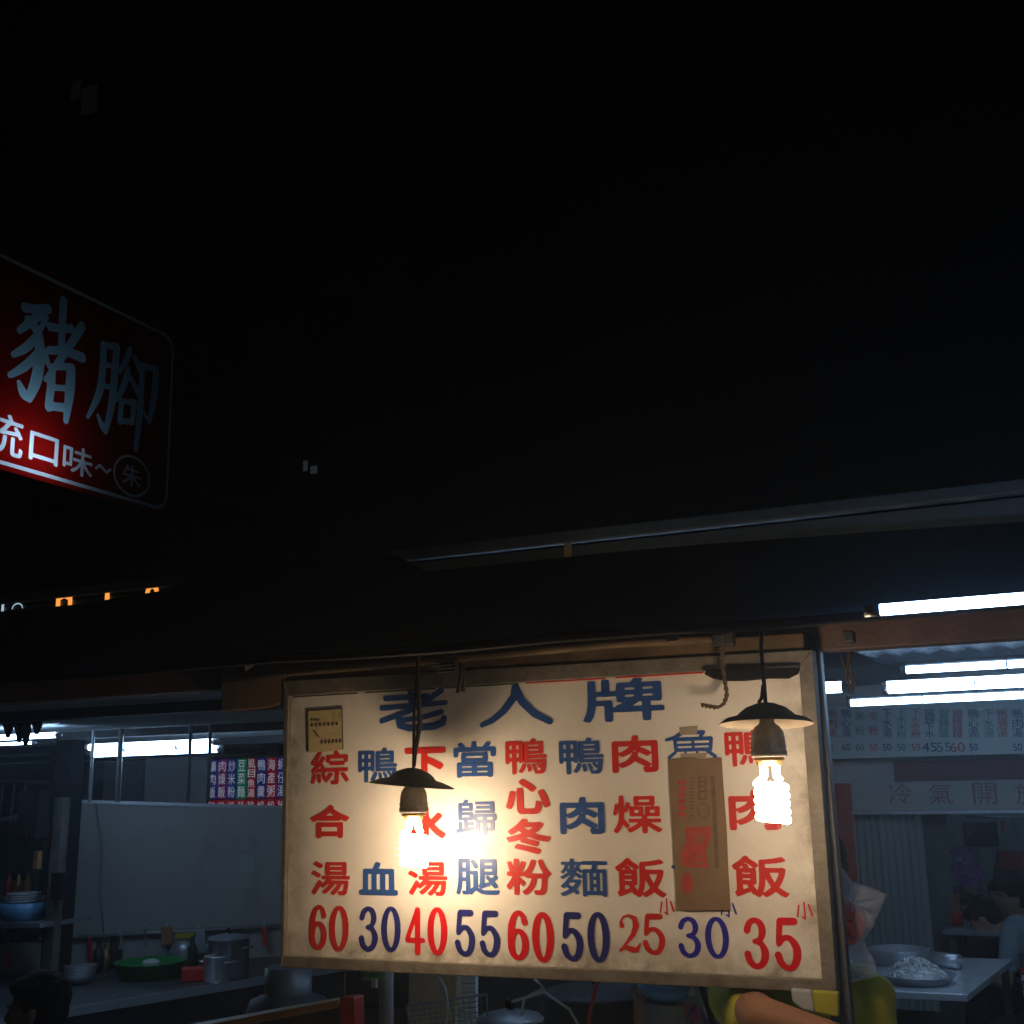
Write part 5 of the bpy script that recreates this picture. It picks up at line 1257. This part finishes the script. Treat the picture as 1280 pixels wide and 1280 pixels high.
sh3 = MB(); sh3.prism([atY(x, y, 5.15) for x, y in [(-80, 1121), (48, 1121), (48, 1125), (-80, 1125)]], (0, .15, 0)); tag(sh3.build('narrow_ledge', M['dullsteel']), 'narrow ledge carrying three sauce bottles at the left edge', 'ledge')

# dark hanging rags in front of far left tubes
for k, (px, h_) in enumerate([(8, 20), (22, 26), (30, 30), (44, 16)]):
    a = atY(px, 896, 3.6); b = atY(px+2, 902+h_, 3.6); tag(MB().tube([a, a.lerp(b, .5)+V(.01, 0, 0), b], [.026, .02, .008], 7, flat=.4).build('rag', M['black'], smooth=True), ['leftmost', 'second', 'third', 'rightmost'][k]+' dark rag hanging in front of the far left tube lights', 'rag', 'rags by the far left tube lights')

# ================================================================== HANGING SHOP SIGN (left)
XS = -4.7
sp_ = Plane(atX(190, 620, XS), V(0, 1, 0), V(0, 0, 1))
sg = thing('shop_sign', atX(100, 610, XS), 'red backlit shop sign with pale blue characters jutting out high on the left', 'sign')
def yz(px, py): u_, v_ = sp_.uv(px, py); return u_, v_
uR, vT = yz(213, 428); _, vB = yz(208, 628); uT2, _ = yz(213, 500)
uR = yz(214, 520)[0]; vT = (yz(150, 391)[1]+yz(60, 343)[1])/2; vB = (yz(150, 624)[1]+yz(60, 596)[1])/2
uL = yz(0, 450)[0]-.9
mar = .028; o0, o1, o2, o3 = uL-.05, uR+mar, vB-mar, vT+mar
print('sign', uL, uR, vB, vT)
def rrect(u0, u1, v0, v1, r, n=8):
    P = []
    for cx, cy, a0 in ((u1-r, v0+r, -90), (u1-r, v1-r, 0), (u0+r, v1-r, 90), (u0+r, v0+r, 180)):
        for k in range(n+1): a = math.radians(a0+90*k/n); P.append((cx+r*math.cos(a), cy+r*math.sin(a)))
    return np.array(P)
holes = []   # loops of pale areas
def shift(L, u_, v_): return [l+np.array([u_, v_]) for l in L]
big = [('豬', (12, 376, 105, 530)), ('腳', (108, 428, 196, 566))]
groups = []
def sbox(x0, y0, x1, y1, top=None):
    a = yz(x0, (y0+y1)/2); b = yz(x1, (y0+y1)/2); c = yz((x0+x1)/2, y0); d = yz((x0+x1)/2, y1); return (a[0]+b[0])/2, (c[1]+d[1])/2, b[0]-a[0], c[1]-d[1]
def slanted(ch, xl, xr, ytl, ybl, ytr, ybr, **kw):
    """glyph between left edge (xl, ytl..ybl) and right edge (xr, ytr..ybr)"""
    a, b, c, d = yz(xl, ytl), yz(xl, ybl), yz(xr, ytr), yz(xr, ybr)
    W = c[0]-a[0]; H = ((a[1]-b[1])+(c[1]-d[1]))/2; u_ = (a[0]+c[0])/2; v_ = (a[1]+b[1]+c[1]+d[1])/4
    return shift(glyph_loops(ch, W, H, **kw), u_, v_)
def crop(st):   # brush strokes traced on the sign face (photograph pixels) -> metres on the sign
    out = []
    for line in st:
        q = []
        for x, y, r in line:
            u_, v_ = yz(x/3.369, 280+y/3.369); q.append((u_, v_, r*.00215))
        out.append(cr(q, 5) if len(q) > 2 else q)
    return out
def stroke_loops(st, N=130):
    xs_ = [p[0] for l in st for p in l]; ys_ = [p[1] for l in st for p in l]
    x0_, x1_, y0_, y1_ = min(xs_)-.05, max(xs_)+.05, min(ys_)-.05, max(ys_)+.05
    xs = np.linspace(x0_, x1_, int(N*(x1_-x0_)/(y1_-y0_))+2); ys = np.linspace(y0_, y1_, N)
    X, Y = np.meshgrid(xs, ys); P = np.stack([X.ravel(), Y.ravel()], 1); F = np.full(len(P), 1e9)
    for l in st:
        for (a0, b0, r0), (a1, b1, r1) in zip(l[:-1], l[1:]):
            a = np.array([a0, b0]); d = np.array([a1, b1])-a; t_ = np.clip(((P-a)@d)/((d@d)+1e-12), 0, 1)
            F = np.minimum(F, np.linalg.norm(P-a-t_[:, None]*d, axis=1)-(r0+(r1-r0)*t_))
    return [simp(l, .0012) for l in contours(F.reshape(len(ys), len(xs)), xs, ys)]
pig = [[(105, 352, 13), (150, 358, 11), (203, 358, 13)], [(190, 362, 12), (140, 405, 12), (82, 448, 9)], [(118, 402, 11), (158, 455, 14), (168, 540, 16), (155, 650, 17), (122, 732, 12)],
       [(122, 735, 10), (98, 712, 13), (80, 668, 7)], [(160, 468, 11), (110, 520, 12), (56, 550, 8)], [(160, 545, 11), (105, 600, 12), (42, 636, 8)], [(196, 395, 8), (172, 440, 8)],
       [(168, 500, 8), (192, 560, 11), (205, 600, 6)], [(212, 432, 12), (258, 442, 10), (300, 440, 12)], [(268, 325, 13), (262, 430, 12), (258, 530, 11)],
       [(208, 532, 11), (270, 535, 11), (345, 562, 14)], [(345, 432, 14), (305, 495, 12), (255, 570, 11), (192, 655, 7)],
       [(222, 605, 11), (214, 690, 13), (204, 770, 12)], [(222, 603, 9), (262, 600, 9), (300, 606, 12)], [(300, 608, 14), (295, 700, 16), (278, 828, 9)], [(215, 688, 8), (290, 692, 8)], [(206, 766, 11), (285, 775, 11)]]
foot = [[(436, 508, 11), (434, 600, 12), (418, 710, 12), (370, 812, 6)], [(436, 508, 9), (492, 518, 11)], [(492, 518, 12), (482, 640, 13), (470, 760, 13), (444, 874, 8)], [(444, 874, 8), (428, 845, 10), (412, 806, 5)],
        [(436, 592, 7), (488, 600, 7)], [(428, 678, 7), (478, 690, 7)], [(548, 528, 9), (530, 575, 10), (505, 620, 6)], [(566, 560, 8), (582, 592, 11), (592, 626, 7)],
        [(540, 610, 8), (522, 680, 11), (490, 742, 6)], [(545, 640, 8), (572, 690, 11), (590, 735, 7)], [(512, 745, 9), (505, 832, 10)], [(512, 745, 7), (566, 752, 9)], [(566, 752, 10), (556, 836, 9)], [(505, 828, 8), (556, 834, 8)],
        [(600, 598, 10), (592, 760, 12), (572, 948, 8)], [(602, 598, 9), (660, 612, 10)], [(658, 612, 11), (650, 720, 13), (630, 832, 7)], [(630, 832, 7), (606, 796, 5)]]
groups.append((stroke_loops(crop(pig)), 'signblue', 'character'))
groups.append((stroke_loops(crop(foot)), 'signblue', 'character'))
0 and groups.append((slanted('豬', 13, 104, 373, 492, 405, 530, grow=.022, erode=.0, N=120, ax=1.25), 'signblue', 'character'))
0 and groups.append((slanted('腳', 110, 196, 426, 530, 470, 566, grow=.018, erode=.0, N=120, ax=1.25), 'signblue', 'character'))
groups.append((slanted('傳', -95, -45, 478, 528, 498, 550, grow=.012, erode=.01, N=90), 'signwhite', 'character'))
groups.append((slanted('統', -22, 31, 507, 562, 524, 576, grow=.012, erode=.01, N=90), 'signwhite', 'character'))
groups.append((slanted('口', 38, 74, 538, 576, 549, 583, grow=.02, erode=.01, N=60), 'signwhite', 'character'))
groups.append((slanted('味', 80, 117, 551, 590, 566, 600, grow=.015, erode=.01, N=80), 'signwhite', 'character'))
groups.append((shift(glyph_loops('~', .13, .055, strokes=[[(-.42, -.15, .16), (-.2, .25, .16), (.2, -.25, .16), (.42, .15, .16)]], N=30), *yz(129, 586)), 'signwhite', 'character'))
uc, vc = yz(165, 595); rad = (yz(188, 600)[0]-yz(142, 590)[0])/2; radv = (yz(165, 569)[1]-yz(165, 621)[1])/2
th_ = np.linspace(0, 2*math.pi, 48, endpoint=False)
ring = [np.c_[uc+rad*np.cos(th_), vc+radv*np.sin(th_)], np.c_[uc+(rad-.014)*np.cos(th_), vc+(radv-.014)*np.sin(th_)][::-1]]
groups.append((ring, 'signwhite', 'emblem_ring'))
groups.append((shift(glyph_loops('朱', rad*1.05, radv*1.05, grow=.012, erode=0, N=60), uc, vc), 'signwhite', 'character'))
bo = [rrect(uL, uR, vB, vT, .10), rrect(uL+.020, uR-.020, vB+.020, vT-.020, .085)[::-1]]
groups.append((bo, 'signwhite', 'border'))
allL = [np.array([(o0, o2), (o1, o2), (o1, o3), (o0, o3)])]
for L, m_, nm in groups: allL += list(L)
vs, fs = fill_loops(allL); MB().add([sp_.P(x, y, 0) for x, y in vs], fs).build('red_face', M['signred'], sg)
for L, m_, nm in groups:
    vs, fs = fill_loops(list(L)); MB().add([sp_.P(x, y, .0) for x, y in vs], fs).build(nm, M[m_], sg)
n_ = sp_.n     # towards camera (+X)
print('sign normal', n_)
D = .20
bk = MB(); bk.box(sp_.P((o0+o1)/2, (o2+o3)/2, -D-.006), (.012, o1-o0+.03, o3-o2+.03)); bk.build('back_panel', M['signbody'], sg)
for (u0_, v0_, du, dv) in [((o0+o1)/2, o2-.008, o1-o0+.03, .012), ((o0+o1)/2, o3+.008, o1-o0+.03, .012), (o0-.008, (o2+o3)/2, .012, o3-o2), (o1+.008, (o2+o3)/2, .012, o3-o2)]:
    MB().box(sp_.P(u0_, v0_, -D/2+.004), (D+.012, du, dv)).build('case_edge', M['dark'], sg)
lu, lv = yz(45, 585)
MB().tube([sp_.P(lu-.22, lv+.12, -.13), sp_.P(lu+.12, lv+.06, -.13)], .011, 10).build('sign_tube', M['signglow'], sg, smooth=True)
for vv in (o2+.25, o3-.25): MB().beam(sp_.P(o1, vv, -D/2), sp_.P(o1+1.2, vv, -D/2), .04, .04).build('bracket', M['dark'], sg)
# building carrying the sign: dark apartment block behind, with two pairs of faintly lit windows
bd = thing('apartment_block', V(-16, 20, 0), 'dark apartment block behind the stalls with two pairs of faintly lit windows', 'building')
MB().box((-16, 22, 10), (12, 8, 20)).build('wall', M['bldg'], bd)
YD = 17.98
frames_done = []
for (x0, y0, x1, y1, m_) in [(92, 104, 102, 124, 'winlit'), (105, 112, 122, 140, 'winlit'), (381, 577, 386, 589, 'winlit2'), (390, 584, 398, 592, 'winlit2')]:
    a = atY(x0, y0, YD); b = atY(x1, y1, YD); c = (a+b)/2; w_, h_ = abs(b.x-a.x), abs(a.z-b.z)
    f = MB().box(c+V(0, 0, 0), (w_+.12, .08, h_+.12)).build('window', M['dark'], bd)
    p = MB().box(c+V(0, -.045, 0), (w_, .02, h_)).build('pane', M[m_], f); p.location = (0, 0, 0)
    frames_done.append(c)
for i in range(5):
    for j in range(5):
        c = V(-21+i*2.3, YD, 4.2+j*3)
        if min((c-q).length for q in frames_done) < 1.6: continue
        f = MB().box(c, (1.2, .08, 1.3)).build('window', M['dark'], bd); MB().box(c+V(0, -.045, 0), (1.0, .02, 1.1)).build('pane', M['glass'], f)
# bracket pole for the shop sign
b0 = sp_.P(o1+1.22, o2-.2, -D/2)
tag(MB().box((b0.x, b0.y+.05, (b0.z+1.6)/2), (.10, .10, b0.z+1.6-0)).build('sign_post', M['dark'], bevel=.004), 'dark post carrying the red shop sign', 'post')

# ================================================================== haze volume added for the lens glow round the lamps
hz_ = bpy.data.materials.new('lens_glow_haze'); hz_.use_nodes = True; t = hz_.node_tree; t.nodes.clear()
pv = t.nodes.new('ShaderNodeVolumePrincipled'); pv.inputs['Color'].default_value = (.8, .9, 1, 1); pv.inputs['Density'].default_value = HAZE
pv.inputs['Anisotropy'].default_value = .7
o_ = t.nodes.new('ShaderNodeOutputMaterial'); t.links.new(pv.outputs[0], o_.inputs['Volume'])
tag(MB().box((0, 30, 12), (140, 140, 26)).build('lens_glow_volume', hz_, loc=(0, 30, -1)), kind='stuff')
